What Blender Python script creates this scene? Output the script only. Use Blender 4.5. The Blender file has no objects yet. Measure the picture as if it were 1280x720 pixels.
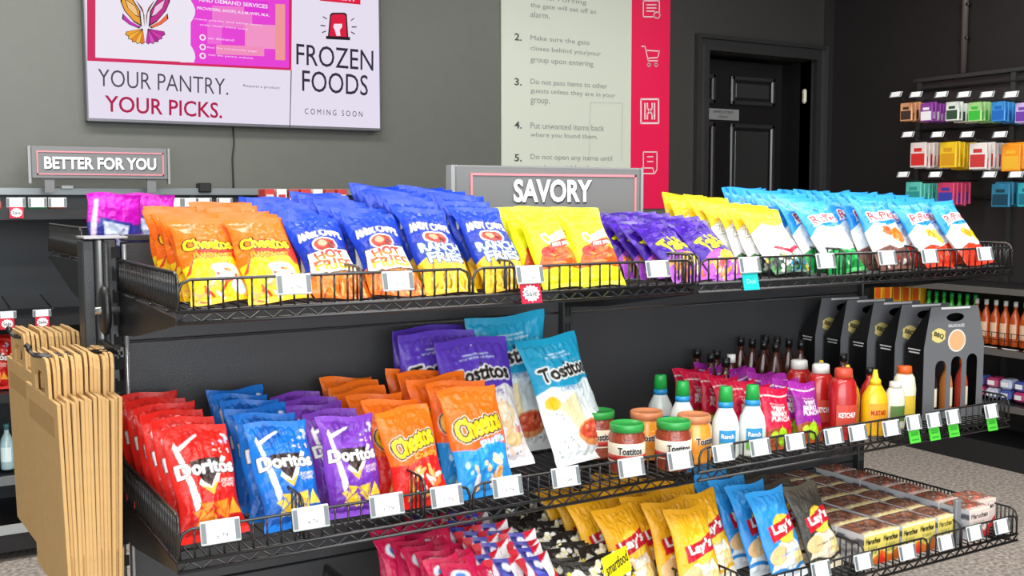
import bpy, bmesh, math, random
import numpy as np
from mathutils import Vector, Matrix
random.seed(7)
C = bpy.context.scene.collection
R = math.radians
# ---------------------------------------------------------------- camera
F, CAM = 1328.25, Vector((-0.4425, -2.5077, 1.4771))
_y, _p, _r = R(30.885), R(4.749), R(-0.095)
FW = Vector((math.sin(_y)*math.cos(_p), math.cos(_y)*math.cos(_p), -math.sin(_p)))
RT0 = Vector((math.cos(_y), -math.sin(_y), 0)); UP0 = RT0.cross(FW)
RT = RT0*math.cos(_r) + UP0*math.sin(_r); UP = -RT0*math.sin(_r) + UP0*math.cos(_r)
cd = bpy.data.cameras.new('camera'); cam = bpy.data.objects.new('camera', cd); C.objects.link(cam)
cd.sensor_width = 36; cd.lens = F/1280*36; cd.clip_start = .05; cd.clip_end = 100
cam.matrix_world = Matrix(((RT.x, UP.x, -FW.x, CAM.x), (RT.y, UP.y, -FW.y, CAM.y), (RT.z, UP.z, -FW.z, CAM.z), (0, 0, 0, 1)))
S = bpy.context.scene; S.camera = cam
S.view_settings.view_transform = 'Standard'; S.view_settings.look = 'None'
S.view_settings.gamma = 1; S.view_settings.use_curve_mapping = False
S.view_settings.exposure = -0.13
# ---------------------------------------------------------------- world and lights
wd = bpy.data.worlds.new('world'); S.world = wd; wd.use_nodes = True
wd.node_tree.nodes['Background'].inputs[0].default_value = (.9, .95, 1, 1)
wd.node_tree.nodes['Background'].inputs[1].default_value = 1.0
def area(name, loc, rot, sx, sy, power, col=(1, .97, .93)):
    l = bpy.data.lights.new(name, 'AREA'); l.shape = 'RECTANGLE'; l.size = sx; l.size_y = sy; l.energy = power; l.color = col
    o = bpy.data.objects.new(name, l); C.objects.link(o); o.location = loc; o.rotation_euler = rot; return o
area('ceiling_light_near', (0.6, -2.2, 3.3), (0, 0, 0), 3.6, .5, 120)
area('ceiling_light_far', (3.9, 0.2, 3.3), (0, 0, 0), .5, 2.4, 60)
area('ceiling_light_mid', (1.6, -0.9, 3.3), (0, 0, 0), 3.6, .4, 60)
area('aisle_wall_fill', (-0.2, 1.2, 3.3), (0, 0, 0), 3.2, .5, 110)  # added fill lamp out of view, brightens the back wall towards the left
area('daylight_storefront', (-1.2, -4.8, 1.7), (R(90), 0, R(-8)), 5.0, 2.6, 230, (.93, .97, 1))

def at(px, py, Y):
    d = FW + RT*((px-640)/F) - UP*((py-360)/F); t = (Y-CAM.y)/d.y; return CAM + d*t
def atx(px, py, X):
    d = FW + RT*((px-640)/F) - UP*((py-360)/F); t = (X-CAM.x)/d.x; return CAM + d*t
def lin(c):
    if isinstance(c, str): c = tuple(int(c[i:i+2], 16)/255 for i in (0, 2, 4))
    return tuple((x/12.92 if x <= .04045 else ((x+.055)/1.055)**2.4) for x in c[:3])
# ---------------------------------------------------------------- materials
MATS = {}
def mat(name, col, rough=.5, metal=0, bump=0, bscale=60, var=0, spec=.5, emit=None, trans=0, alpha=1, coat=0):
    if name in MATS: return MATS[name]
    m = bpy.data.materials.new(name); m.use_nodes = True; nt = m.node_tree; b = nt.nodes['Principled BSDF']
    c = lin(col); b.inputs['Base Color'].default_value = (*c, 1)
    b.inputs['Roughness'].default_value = rough; b.inputs['Metallic'].default_value = metal
    b.inputs['Specular IOR Level'].default_value = spec
    if coat: b.inputs['Coat Weight'].default_value = coat; b.inputs['Coat Roughness'].default_value = .15
    if trans: b.inputs['Transmission Weight'].default_value = trans
    if emit: b.inputs['Emission Color'].default_value = (*c, 1); b.inputs['Emission Strength'].default_value = emit
    if bump or var:
        tc = nt.nodes.new('ShaderNodeTexCoord'); n = nt.nodes.new('ShaderNodeTexNoise'); n.inputs['Scale'].default_value = bscale; n.inputs['Detail'].default_value = 4
        nt.links.new(tc.outputs['Object'], n.inputs['Vector'])
        if bump:
            bp = nt.nodes.new('ShaderNodeBump'); bp.inputs['Strength'].default_value = bump; bp.inputs['Distance'].default_value = .01
            nt.links.new(n.outputs['Fac'], bp.inputs['Height']); nt.links.new(bp.outputs[0], b.inputs['Normal'])
        if var:
            mx = nt.nodes.new('ShaderNodeMix'); mx.data_type = 'RGBA'
            mx.inputs[6].default_value = (*[x*(1-var) for x in c], 1); mx.inputs[7].default_value = (*[min(1, x*(1+var)) for x in c], 1)
            nt.links.new(n.outputs['Fac'], mx.inputs[0]); nt.links.new(mx.outputs[2], b.inputs['Base Color'])
    MATS[name] = m; return m
def print_mat(name, rough, bump=0, bscale=80, coat=0):
    m = bpy.data.materials.new(name); m.use_nodes = True; nt = m.node_tree; b = nt.nodes['Principled BSDF']
    a = nt.nodes.new('ShaderNodeAttribute'); a.attribute_name = 'art'
    nt.links.new(a.outputs['Color'], b.inputs['Base Color']); b.inputs['Roughness'].default_value = rough; b.inputs['Specular IOR Level'].default_value = .32
    if coat: b.inputs['Coat Weight'].default_value = coat; b.inputs['Coat Roughness'].default_value = .12
    if bump:
        tc = nt.nodes.new('ShaderNodeTexCoord'); n = nt.nodes.new('ShaderNodeTexNoise'); n.inputs['Scale'].default_value = bscale; n.inputs['Detail'].default_value = 3
        bp = nt.nodes.new('ShaderNodeBump'); bp.inputs['Strength'].default_value = bump; bp.inputs['Distance'].default_value = .004
        nt.links.new(tc.outputs['Object'], n.inputs['Vector']); nt.links.new(n.outputs['Fac'], bp.inputs['Height']); nt.links.new(bp.outputs[0], b.inputs['Normal'])
    return m
FOIL = print_mat('printed_foil', .34, .55, 60, .08)
CARD = print_mat('printed_card', .5)
BLACK = mat('black_powder_coat', '1c1c1e', .38, bump=.1, bscale=300)
WIRE = mat('black_wire', '161617', .3, spec=.7)
GREY = mat('charcoal_panel', '38393b', .42, bump=.12, bscale=250)
POST = mat('upright_steel', '3a3b3c', .33, .3, bump=.05)
SLOT = mat('slot_black', '050505', .8)
WHITE = mat('white_card', 'f2f4f4', .45)
TAGC = mat('tag_plastic', 'b9bec0', .25)
TAGS = mat('tag_barcode', '6d7376', .5)
INK = mat('grey_ink', '5c6064', .6)
DARK = mat('black_ink', '18181a', .5)
SILV = mat('bright_steel', 'c9ccce', .25, .9)
KRAFT = mat('kraft_paper', 'c09a63', .8, bump=.15, bscale=40, var=.08)
KRAFTD = mat('kraft_paper_fold', 'ad8750', .85, var=.08)
# ---------------------------------------------------------------- mesh helpers
def tag(o, label=None, cat=None, group=None, kind=None):
    if label: o['label'] = label
    if cat: o['category'] = cat
    if group: o['group'] = group
    if kind: o['kind'] = kind
    return o
def empty(name, loc=(0, 0, 0), rz=0, rx=0):
    o = bpy.data.objects.new(name, None); C.objects.link(o); o.location = loc; o.rotation_euler = (rx, 0, rz); o.empty_display_size = .02; return o
def link(name, me, parent=None, m=None):
    if m is not None and not me.materials: me.materials.append(m)
    o = bpy.data.objects.new(name, me); C.objects.link(o); o.parent = parent; return o
class MB:
    def __init__(s): s.v = []; s.f = []; s.sm = []
    def add(s, vs, fs, smooth=False):
        n = len(s.v); s.v += [tuple(x) for x in vs]; s.f += [tuple(i+n for i in f) for f in fs]; s.sm += [smooth]*len(fs); return s
    def box(s, x0, x1, y0, y1, z0, z1, bev=0):
        if bev <= 0:
            v = [(x, y, z) for z in (z0, z1) for y in (y0, y1) for x in (x0, x1)]
            return s.add(v, [(0, 2, 3, 1), (4, 5, 7, 6), (0, 1, 5, 4), (2, 6, 7, 3), (0, 4, 6, 2), (1, 3, 7, 5)])
        pts = []
        for zz, i in ((z0, bev), (z0+bev, 0), (z1-bev, 0), (z1, bev)):
            b = bev+i*0.0
            ring = [(x0+bev, y0), (x1-bev, y0), (x1, y0+bev), (x1, y1-bev), (x1-bev, y1), (x0+bev, y1), (x0, y1-bev), (x0, y0+bev)]
            cx, cy = (x0+x1)/2, (y0+y1)/2
            sx = ((x1-x0)/2-i)/((x1-x0)/2); sy = ((y1-y0)/2-i)/((y1-y0)/2)
            pts += [(cx+(x-cx)*sx, cy+(y-cy)*sy, zz) for x, y in ring]
        fs = [tuple(range(7, -1, -1)), tuple(range(24, 32))]
        for k in range(3):
            for j in range(8): fs.append((k*8+j, k*8+(j+1) % 8, k*8+8+(j+1) % 8, k*8+8+j))
        return s.add(pts, fs)
    def tube(s, pts, r, n=6, close=False):
        pts = [Vector(p) for p in pts]; rings = []
        for i, p in enumerate(pts):
            a = pts[i-1] if i > 0 else p; b = pts[i+1] if i < len(pts)-1 else p
            d = (b-a).normalized() if (b-a).length > 0 else Vector((0, 0, 1))
            u = d.orthogonal().normalized() if i == 0 else (prev - d*prev.dot(d)).normalized()
            prev = u; w = d.cross(u)
            rings.append([p+u*math.cos(k*2*math.pi/n)*r+w*math.sin(k*2*math.pi/n)*r for k in range(n)])
        vs = [v for ring in rings for v in ring]; fs = []
        for i in range(len(pts)-1):
            for k in range(n): fs.append((i*n+k, i*n+(k+1) % n, (i+1)*n+(k+1) % n, (i+1)*n+k))
        fs.append(tuple(range(n-1, -1, -1))); fs.append(tuple(range((len(pts)-1)*n, len(pts)*n)))
        return s.add(vs, fs, True)
    def lathe(s, prof, n=20, cx=0, cy=0, cz=0, ex=1, ey=1):
        vs = []; fs = []
        for r, z in prof:
            vs += [(cx+r*ex*math.cos(2*math.pi*k/n), cy+r*ey*math.sin(2*math.pi*k/n), cz+z) for k in range(n)]
        for i in range(len(prof)-1):
            for k in range(n): fs.append((i*n+k, i*n+(k+1) % n, (i+1)*n+(k+1) % n, (i+1)*n+k))
        fs.append(tuple(range(n-1, -1, -1))); fs.append(tuple(range((len(prof)-1)*n, len(prof)*n)))
        return s.add(vs, fs, True)
    def prism(s, pts, y0, y1):   # outline in x,z extruded along y
        n = len(pts)
        vs = [(x, y0, z) for x, z in pts]+[(x, y1, z) for x, z in pts]
        fs = [tuple(range(n)), tuple(range(2*n-1, n-1, -1))]+[(i, n+i, n+(i+1) % n, (i+1) % n) for i in range(n)]
        return s.add(vs, fs)
    def prismx(s, pts, x0, x1):  # outline in y,z extruded along x
        n = len(pts)
        vs = [(x0, y, z) for y, z in pts]+[(x1, y, z) for y, z in pts]
        fs = [tuple(range(n-1, -1, -1)), tuple(range(n, 2*n))]+[(i, (i+1) % n, n+(i+1) % n, n+i) for i in range(n)]
        return s.add(vs, fs)
    def mesh(s, name, m=None):
        me = bpy.data.meshes.new(name); me.from_pydata(s.v, [], s.f); me.polygons.foreach_set('use_smooth', s.sm)
        if m is not None: me.materials.append(m)
        me.update(); return me
    def build(s, name, m, parent=None): return link(name, s.mesh(name, m), parent)
_G = {}
def glyphs(t, off=0.0):
    k = (t, off)
    if k not in _G:
        cu = bpy.data.curves.new('txt', 'FONT'); cu.body = t; cu.offset = off; cu.resolution_u = 3
        o = bpy.data.objects.new('txt', cu); C.objects.link(o); dg = bpy.context.evaluated_depsgraph_get(); dg.update()
        me = o.evaluated_get(dg).to_mesh(); me.calc_loop_triangles()
        v = np.array([q.co[:2] for q in me.vertices]) if len(me.vertices) else np.zeros((0, 2))
        tr = np.array([q.vertices[:] for q in me.loop_triangles], int).reshape(-1, 3)
        o.evaluated_get(dg).to_mesh_clear(); bpy.data.objects.remove(o); bpy.data.curves.remove(cu)
        if len(v):
            mn = v.min(0); mx = v.max(0); v = v-(mn+mx)/2; ex = mx-mn
        else: ex = np.array([1, 1])
        _G[k] = (v, tr, ex)
    return _G[k]
def flat_text(t, w, h, m, parent, loc=(0, 0, 0), off=.0, rot=0, radius=0, name='lettering', face='-y', arc=0):
    v, tr, ex = glyphs(t, off)
    x = v[:, 0]/ex[0]*w; z = v[:, 1]/ex[1]*(h if h else w/ex[0]*ex[1]); z = z+arc*(1-(2*x/w)**2)
    c, s = math.cos(rot), math.sin(rot); x, z = x*c-z*s, x*s+z*c
    if radius: vs = [(radius*math.sin(a/radius)+loc[0], -radius*math.cos(a/radius)+loc[1], b+loc[2]) for a, b in zip(x, z)]
    elif face == '-x': vs = [(loc[0], loc[1]-a, b+loc[2]) for a, b in zip(x, z)]
    else: vs = [(a+loc[0], loc[1], b+loc[2]) for a, b in zip(x, z)]
    me = bpy.data.meshes.new(name); me.from_pydata(vs, [], [tuple(int(i) for i in q) for q in tr]); me.materials.append(m)
    return link(name, me, parent)
# ---------------------------------------------------------------- printed art (numbers painted into a colour attribute)
class Art:
    def __init__(s, w, h, base, CW=210):
        s.W = CW; s.H = int(CW*h/w); s.a = np.ones((s.H, s.W, 3))*np.array(lin(base)); s.asp = h/w
        yy, xx = np.mgrid[0:s.H, 0:s.W]; s.X = (xx+.5)/s.W; s.Y = 1-(yy+.5)/s.H
    def put(s, m, c, al=1):
        m = m[..., None]*al; s.a = s.a*(1-m)+np.array(lin(c))*m; return s
    def band(s, y0, y1, c, wob=0, ph=0, al=1):
        w = wob*np.sin(s.X*9+ph); return s.put(((s.Y >= y0+w) & (s.Y < y1+w)).astype(float), c, al)
    def grad(s, y0, y1, c0, c1):
        t = np.clip((s.Y-y0)/(y1-y0), 0, 1)[..., None]; m = ((s.Y >= y0) & (s.Y < y1))[..., None]
        s.a = np.where(m, np.array(lin(c0))*(1-t)+np.array(lin(c1))*t, s.a); return s
    def ell(s, cx, cy, rx, ry, c, al=1, rot=0):
        dx = s.X-cx; dy = (s.Y-cy)*s.asp; co, si = math.cos(rot), math.sin(rot)
        return s.put((((dx*co+dy*si)/rx)**2+((-dx*si+dy*co)/(ry*s.asp))**2 < 1).astype(float), c, al)
    def poly(s, pts, c, al=1):
        m = np.zeros(s.X.shape, bool); n = len(pts)
        for i in range(n):
            x0, y0 = pts[i]; x1, y1 = pts[(i+1) % n]
            if y0 == y1: continue
            cr = ((y0 > s.Y) != (y1 > s.Y)) & (s.X < (x1-x0)*(s.Y-y0)/(y1-y0)+x0); m ^= cr
        return s.put(m.astype(float), c, al)
    def blobs(s, n, x0, x1, y0, y1, r, cols, seed=0, flat=1.0):
        g = random.Random(seed)
        for i in range(n): s.ell(g.uniform(x0, x1), g.uniform(y0, y1), r*g.uniform(.6, 1.3), r*g.uniform(.5, 1.1)/s.asp*flat, g.choice(cols), 1, g.uniform(0, 3))
        return s
    def chips(s, n, x0, x1, y0, y1, r, cols, seed=0, edge=None):
        g = random.Random(seed)
        for i in range(n):
            cx, cy, a, q = g.uniform(x0, x1), g.uniform(y0, y1), g.uniform(0, 6), r*g.uniform(.8, 1.2)
            P = lambda k: [(cx+k*q*math.cos(a+j*2.09), cy+k*q*math.sin(a+j*2.09)/s.asp) for j in range(3)]
            if edge: s.poly(P(1.2), edge)
            s.poly(P(1), g.choice(cols))
        return s
    def sticks(s, n, x0, x1, y0, y1, L, wd, cols, seed=0, ang=(0, 3.1)):
        g = random.Random(seed)
        for i in range(n):
            s.ell(g.uniform(x0, x1), g.uniform(y0, y1), L, wd/s.asp, g.choice(cols), 1, g.uniform(*ang))
        return s
    def text(s, t, cx, cy, w, h, c, rot=0, bold=0, out=None, ow=3, arc=0, shear=0, out2=None, ow2=0, c2=None):
        v, tr, ex = glyphs(t, .0); x = v[:, 0]/ex[0]*w; y = v[:, 1]/ex[1]*h*s.asp; x = x+shear*y; y = y+arc*(1-(2*x/w)**2)
        co, si = math.cos(rot), math.sin(rot); x, y = x*co-y*si, x*si+y*co
        px = (cx+x)*s.W-.5; py = (1-cy)*s.H-y*s.W-.5; m = np.zeros((s.H, s.W), bool)
        for a, b, d in tr:
            xs = px[[a, b, d]]; ys = py[[a, b, d]]
            i0, i1 = max(0, int(math.floor(xs.min()))), min(s.W-1, int(math.ceil(xs.max()))); j0, j1 = max(0, int(math.floor(ys.min()))), min(s.H-1, int(math.ceil(ys.max())))
            if i1 < i0 or j1 < j0: continue
            gx, gy = np.meshgrid(np.arange(i0, i1+1), np.arange(j0, j1+1))
            e = lambda p, q: (xs[q]-xs[p])*(gy-ys[p])-(ys[q]-ys[p])*(gx-xs[p])
            e0, e1, e2 = e(0, 1), e(1, 2), e(2, 0); k = .35
            ins = ((e0 >= -k) & (e1 >= -k) & (e2 >= -k)) | ((e0 <= k) & (e1 <= k) & (e2 <= k)); m[j0:j1+1, i0:i1+1] |= ins
        def dil(mm, r):
            o = mm.copy(); ri = int(math.ceil(r))
            for dx in range(-ri, ri+1):
                for dy in range(-ri, ri+1):
                    if dx*dx+dy*dy <= r*r+.3 and (dx or dy):
                        q = np.zeros_like(mm); ys0, ys1 = max(0, dy), min(s.H, s.H+dy); xs0, xs1 = max(0, dx), min(s.W, s.W+dx)
                        q[ys0:ys1, xs0:xs1] = mm[ys0-dy:ys1-dy, xs0-dx:xs1-dx]; o |= q
            return o
        if bold: m = dil(m, bold)
        if out2: s.put(dil(m, ow+ow2).astype(float), out2)
        if out: s.put(dil(m, ow).astype(float), out)
        s.put(m.astype(float), c)
        if c2: s.put((m & (s.Y < cy)).astype(float), c2)
        return s
    def sample(s, nx, ny):          # (ny+1, nx+1, 3), row 0 = bottom
        a = s.a; k = max(1, s.W//nx//2); b = np.zeros_like(a); n = 0
        for dx in range(-k, k+1):
            for dy in range(-k, k+1):
                b += a[np.clip(np.arange(s.H)+dy, 0, s.H-1)][:, np.clip(np.arange(s.W)+dx, 0, s.W-1)]; n += 1
        b /= n
        ix = np.clip((np.linspace(0, 1, nx+1)*s.W).astype(int), 0, s.W-1); iy = np.clip(((1-np.linspace(0, 1, ny+1))*s.H).astype(int), 0, s.H-1)
        return b[iy][:, ix]
def vnoise(nx, ny, gx, gy, rng):
    g = rng.random((gy+2, gx+2)); x = np.linspace(0, gx-.001, nx); y = np.linspace(0, gy-.001, ny)
    xi = x.astype(int); yi = y.astype(int); fx = x-xi; fy = (y-yi)[:, None]; fx = fx*fx*(3-2*fx); fy = fy*fy*(3-2*fy)
    a = g[yi][:, xi]; b = g[yi][:, xi+1]; c = g[yi+1][:, xi]; d = g[yi+1][:, xi+1]
    return (a*(1-fx)+b*fx)*(1-fy)+(c*(1-fx)+d*fx)*fy-.5
def art_mesh(name, P, cols, faces, m, smooth=True):
    me = bpy.data.meshes.new(name); me.from_pydata([tuple(p) for p in P], [], faces)
    at_ = me.color_attributes.new('art', 'FLOAT_COLOR', 'POINT')
    a = np.ones((len(P), 4), np.float32); a[:, :3] = cols; at_.data.foreach_set('color', a.ravel())
    me.polygons.foreach_set('use_smooth', [smooth]*len(faces)); me.materials.append(m); me.update(); return me
def bag_meshes(name, w, h, t, art, nx=64, ny=92, seed=0, crumple=1.0, seal=.055):
    rng = np.random.default_rng(seed); cols = art.sample(nx, ny)
    u = np.linspace(0, 1, nx+1)[None, :]; v = np.linspace(0, 1, ny+1)[:, None]; s = 2*u-1
    q = np.clip((v-seal)/(1-2*seal), 0, 1); Sv = (1-np.abs(2*q-1)**2.6)**.75*(1+.22*(1-2*q)); Cu = (1-np.abs(s)**2.4)**.7
    ph = rng.random()*6
    d = np.minimum(q, 1-q); pleat = np.exp(-d/.07)*np.sin(s*(19+7*rng.random())+ph+3*vnoise(nx+1, ny+1, 4, 4, rng))*(.6+1.6*np.abs(vnoise(nx+1, ny+1, 5, 3, rng)))
    n3 = -np.abs(vnoise(nx+1, ny+1, 14, 20, rng))*2+.3
    n1 = vnoise(nx+1, ny+1, 4, 6, rng); n2 = vnoise(nx+1, ny+1, 9, 13, rng)
    ridge = (np.abs(vnoise(nx+1, ny+1, 5, 7, rng))*-2+.35); ridge2 = (np.abs(vnoise(nx+1, ny+1, 11, 15, rng))*-2+.3)
    inn = Cu*np.where((q > 0) & (q < 1), 1, .0)
    yf = -t/2*Sv*Cu + crumple*(w/.14)*(-.0028*pleat*inn - .006*n1*inn - .0050*ridge*inn - .0034*ridge2*inn - .0018*n3*inn - .002*n2*inn)
    yf = np.minimum(yf, -.0004); yb = np.maximum(t/2*.85*Sv*Cu + .004*n1*inn, .0004)
    bend = .006*np.sin(s*2.2+ph)*np.abs(2*v-1)**3 + .010*rng.normal()*(v-.5)**2*4*.5
    x = (w/2)*s*(1-.09*np.clip(Sv, 0, 1)) + .003*np.sin(v*9+ph)*s*s*s; z = v*h + .004*np.sin(s*3+ph)*v + .003*s*rng.normal()*v + 0*s
    x = x+0*v; F3 = np.stack([x, yf+bend, z], -1); 
    bx = [0]+list(range(6, nx, 7)); bx = [i for i in bx if i < nx-2]+[nx]; B3 = np.stack([x, yb+bend, z], -1)[:, bx]
    edge = cols[:, [1]].mean(1, keepdims=True)*.5+cols[:, [-2]].mean(1, keepdims=True)*.5
    bc = np.repeat(edge, len(bx), 1)
    js = max(1, int(round(seal*ny))); out = {}
    def part(j0, j1, nm):
        fr = F3[j0:j1+1].reshape(-1, 3); bk = B3[j0:j1+1].reshape(-1, 3); n = nx+1; nb = len(bx); off = len(fr); rows = j1-j0
        fs = [(j*n+i, j*n+i+1, (j+1)*n+i+1, (j+1)*n+i) for j in range(rows) for i in range(nx)]
        fs += [(off+j*nb+i+1, off+j*nb+i, off+(j+1)*nb+i, off+(j+1)*nb+i+1) for j in range(rows) for i in range(nb-1)]
        for j in range(rows):
            fs.append((off+j*nb, j*n, (j+1)*n, off+(j+1)*nb)); fs.append((j*n+nx, off+j*nb+nb-1, off+(j+1)*nb+nb-1, (j+1)*n+nx))
        c = np.concatenate([cols[j0:j1+1].reshape(-1, 3), bc[j0:j1+1].reshape(-1, 3)])
        return art_mesh(name+'_'+nm, np.concatenate([fr, bk]), c, fs, FOIL)
    return (part(js, ny-js, 'pouch'), part(ny-js, ny, 'top_seal'), part(0, js, 'bottom_seal'), w, h, t)
BAGS = {}
def define(key, w, h, t, art, variants=2, **k):
    BAGS[key] = [bag_meshes(key, w, h, t, art, seed=hash_(key)+i, **k) for i in range(variants)]
def hash_(s): return sum(ord(c)*(i+7) for i, c in enumerate(s)) % 9973
def bag(key, X, Y, Z, tilt, yaw=0, label='', group='', name='chip_bag', cat='chip bag', sc=1.0, roll=0, sz=1.0):
    ms = BAGS[key]; k = ms[random.randrange(len(ms))]
    o = empty(name, (X, Y, Z)); o.rotation_euler = (R(-tilt), R(roll), R(yaw)); o.scale = (sc, sc, sc*sz)
    link('pouch', k[0], o); link('top_seal', k[1], o); link('bottom_seal', k[2], o)
    return tag(o, label, cat, group)
ORD = ['front', 'second', 'third', 'fourth', 'fifth', 'sixth', 'seventh', 'eighth', 'ninth', 'tenth', 'eleventh', 'twelfth', 'thirteenth', 'fourteenth', 'fifteenth', 'sixteenth', 'seventeenth']
def column(key, X, Yf, Z, n, dy, tilt, desc, where, group, yaw=3, dx=0, name='chip_bag', cat='chip bag', sc=1.0, back_tilt=None, jit=1, sz=1.0):
    for i in range(n):
        tl = tilt if back_tilt is None else tilt+(back_tilt-tilt)*i/max(1, n-1)
        lab = (f'{desc}, front one of {where}' if i == 0 else f'{desc}, {ORD[i]} from front of {where}')
        if i == n-1 and n > 2: lab = f'{desc}, rearmost of {where}'
        bag(key, X+dx*i+jit*random.uniform(-.006, .006), Yf+dy*i, Z+.004, tl+jit*random.uniform(-1.5, 1.5), yaw+jit*random.uniform(-3, 3), lab, group, name, cat, sc, jit*random.uniform(-1.5, 1.5), sz)
# ================================================================= the setting
WALL = mat('grey_wall_paint', '666861', .42, bump=.12, bscale=14, var=.05, spec=.45)
WALLD = mat('black_wall_paint', '1d191a', .55, bump=.08, bscale=14)
YW = 2.8; XR = 5.3
DMG0 = mat('corner_trim_gloss', '2a2929', .25, spec=.8)
DX0, DX1, DZ = 4.19, 5.16, 2.43
def struct(name, mb, m, parent=None):
    o = mb.build(name, m, parent)
    if parent is None: o['kind'] = 'structure'
    return o
fm = bpy.data.materials.new('speckled_floor'); fm.use_nodes = True; nt = fm.node_tree; b = nt.nodes['Principled BSDF']
tc = nt.nodes.new('ShaderNodeTexCoord'); n1 = nt.nodes.new('ShaderNodeTexNoise'); n1.inputs['Scale'].default_value = 55; n1.inputs['Detail'].default_value = 6
cr = nt.nodes.new('ShaderNodeValToRGB'); e = cr.color_ramp.elements
e[0].position = .38; e[0].color = (*lin('7a726b'), 1); e[1].position = .66; e[1].color = (*lin('b8aea4'), 1)
e2 = cr.color_ramp.elements.new(.5); e2.color = (*lin('9a9189'), 1)
vo = nt.nodes.new('ShaderNodeTexVoronoi'); vo.inputs['Scale'].default_value = 28; cr2 = nt.nodes.new('ShaderNodeValToRGB')
cr2.color_ramp.elements[0].position = .05; cr2.color_ramp.elements[0].color = (1, 1, 1, 1); cr2.color_ramp.elements[1].position = .14; cr2.color_ramp.elements[1].color = (0, 0, 0, 1)
mx = nt.nodes.new('ShaderNodeMix'); mx.data_type = 'RGBA'; mx.inputs[7].default_value = (*lin('e0d8d0'), 1)
L = nt.links.new
L(tc.outputs['Object'], n1.inputs['Vector']); L(n1.outputs['Fac'], cr.inputs[0]); L(tc.outputs['Object'], vo.inputs['Vector']); L(vo.outputs['Distance'], cr2.inputs[0])
L(cr2.outputs[0], mx.inputs[0]); L(cr.outputs[0], mx.inputs[6]); L(mx.outputs[2], b.inputs['Base Color']); b.inputs['Roughness'].default_value = .6
struct('floor', MB().box(-4, XR+.1, -6, 3.5, -.1, 0), fm)
struct('ceiling', MB().box(-4, XR+.1, -4.9, 3.5, 3.4, 3.5), mat('ceiling_paint', 'b9bab8', .8))
w = MB(); w.box(-4, 3.88, YW, YW+.12, 0, 3.4)
struct('wall_back', w, WALL)
w = MB(); w.box(3.88, DX0, YW, YW+.12, 0, 3.4); w.box(DX1, XR+.1, YW, YW+.12, 0, 3.4); w.box(DX0, DX1, YW, YW+.12, DZ, 3.4); struct('wall_back_door_side', w, mat('wall_darker_grey', '3a3937', .45, bump=.1, bscale=14))  # back wall right of the poster is given a darker grey
struct('wall_right', MB().box(XR, XR+.1, -6, YW, 0, 3.4), WALLD)
struct('wall_left', MB().box(-4.1, -4, -6, 3.5, 0, 3.4), WALL)
struct('trim_1', MB().box(XR-.05, XR-.002, YW-.05, YW-.002, 0, 3.4), DMG0)
DM = mat('black_gloss_paint', '171517', .32, bump=.04)
DMG = mat('black_moulding_gloss', '2b2b2b', .24, spec=.9)
c = MB()   # stepped casing around the door
for k, (o0, o1, yy) in enumerate(((.0, .035, .035), (.035, .075, .022), (.075, .1, .04))):
    c.box(DX0-o1, DX0-o0, YW-yy, YW+.0, 0, DZ+o1); c.box(DX1+o0, DX1+o1, YW-yy, YW, 0, DZ+o1); c.box(DX0-o0, DX1+o0, YW-yy, YW, DZ+o0, DZ+o1)
struct('trim_2', c, DMG)
j = MB(); j.box(DX0-.5, DX0, YW+.121, YW+.3, 0, DZ); j.box(DX1, DX1+.02, YW+.02, YW+.3, 0, DZ); j.box(DX0-.5, DX1+.02, YW+.121, YW+.3, DZ, DZ+.02); j.box(DX0-.5, DX1+.1, YW+.3, YW+.32, 0, DZ+.05)
struct('trim_3', j, BLACK)
# door leaf with four raised-edge panels, set back in its recess
YD = YW+.13
door = MB(); door.box(3.97, 4.99, YD, YD+.045, 0.02, DZ-.03)
d = struct('door_1', door, DM)
def panel_frame(x0, x1, z0, z1):
    m = MB(); q = .036
    for a, bb, cc, dd in ((x0, x1, z1-q, z1), (x0, x1, z0, z0+q), (x0, x0+q, z0, z1), (x1-q, x1, z0, z1)):
        m.box(a, bb, YD-.02, YD+.001, cc, dd, .009)
    m.box(x0+.05, x1-.05, YD-.006, YD+.001, z0+.05, z1-.05, .003); return m
def wx(px, py=140): return at(px, py, YD).x
zt_ = at(940, 96, YD).z; zb_ = at(940, 133, YD).z; zl = at(940, 155, YD).z
for x0, x1 in ((wx(832), wx(893)), (wx(912), wx(967))):
    panel_frame(x0, x1, zb_, zt_).build('door_panel', DMG, d); panel_frame(x0, x1, .25, zl).build('door_panel', DMG, d)
for o in list(d.children): o.name = 'door_panel'
p0 = at(883, 143, YD)
pl = MB().box(wx(883), wx(923), YD-.008, YD-.001, at(900, 150, YD).z, at(900, 136, YD).z, .002).build('name_plate', mat('brushed_plate', '9a9b9c', .4, .3), None)
tag(pl, 'small grey name plate with two lines of print on the black door', 'sign')
flat_text('EMPLOYEES', (wx(923)-wx(883))*.6, .016, DARK, pl, ((wx(883)+wx(923))/2, YD-.0095, at(900, 140, YD).z))
flat_text('ONLY', (wx(923)-wx(883))*.3, .016, DARK, pl, ((wx(883)+wx(923))/2, YD-.0095, at(900, 146, YD).z))
pc = atx(992, 122, DX1-.001)
lt = MB().lathe([(.0, 0), (.02, 0), (.024, .01), (.02, .03), (0, .03)], 16); sw = empty('strike_cover', (DX1, YW+.07, pc.z)); tag(sw, 'cream oval strike cover on the right jamb of the black door', 'strike cover')
q = link('cover', MB().box(-.02, 0, -.018, .018, -.05, .05, .012).mesh('cover', mat('cream_plastic', 'e9e6cf', .4)), sw)
q2 = link('button', MB().box(-.026, -.019, -.007, .007, -.02, .02, .002).mesh('button', mat('yellow_plastic', 'b9b27a', .4)), sw)
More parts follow.
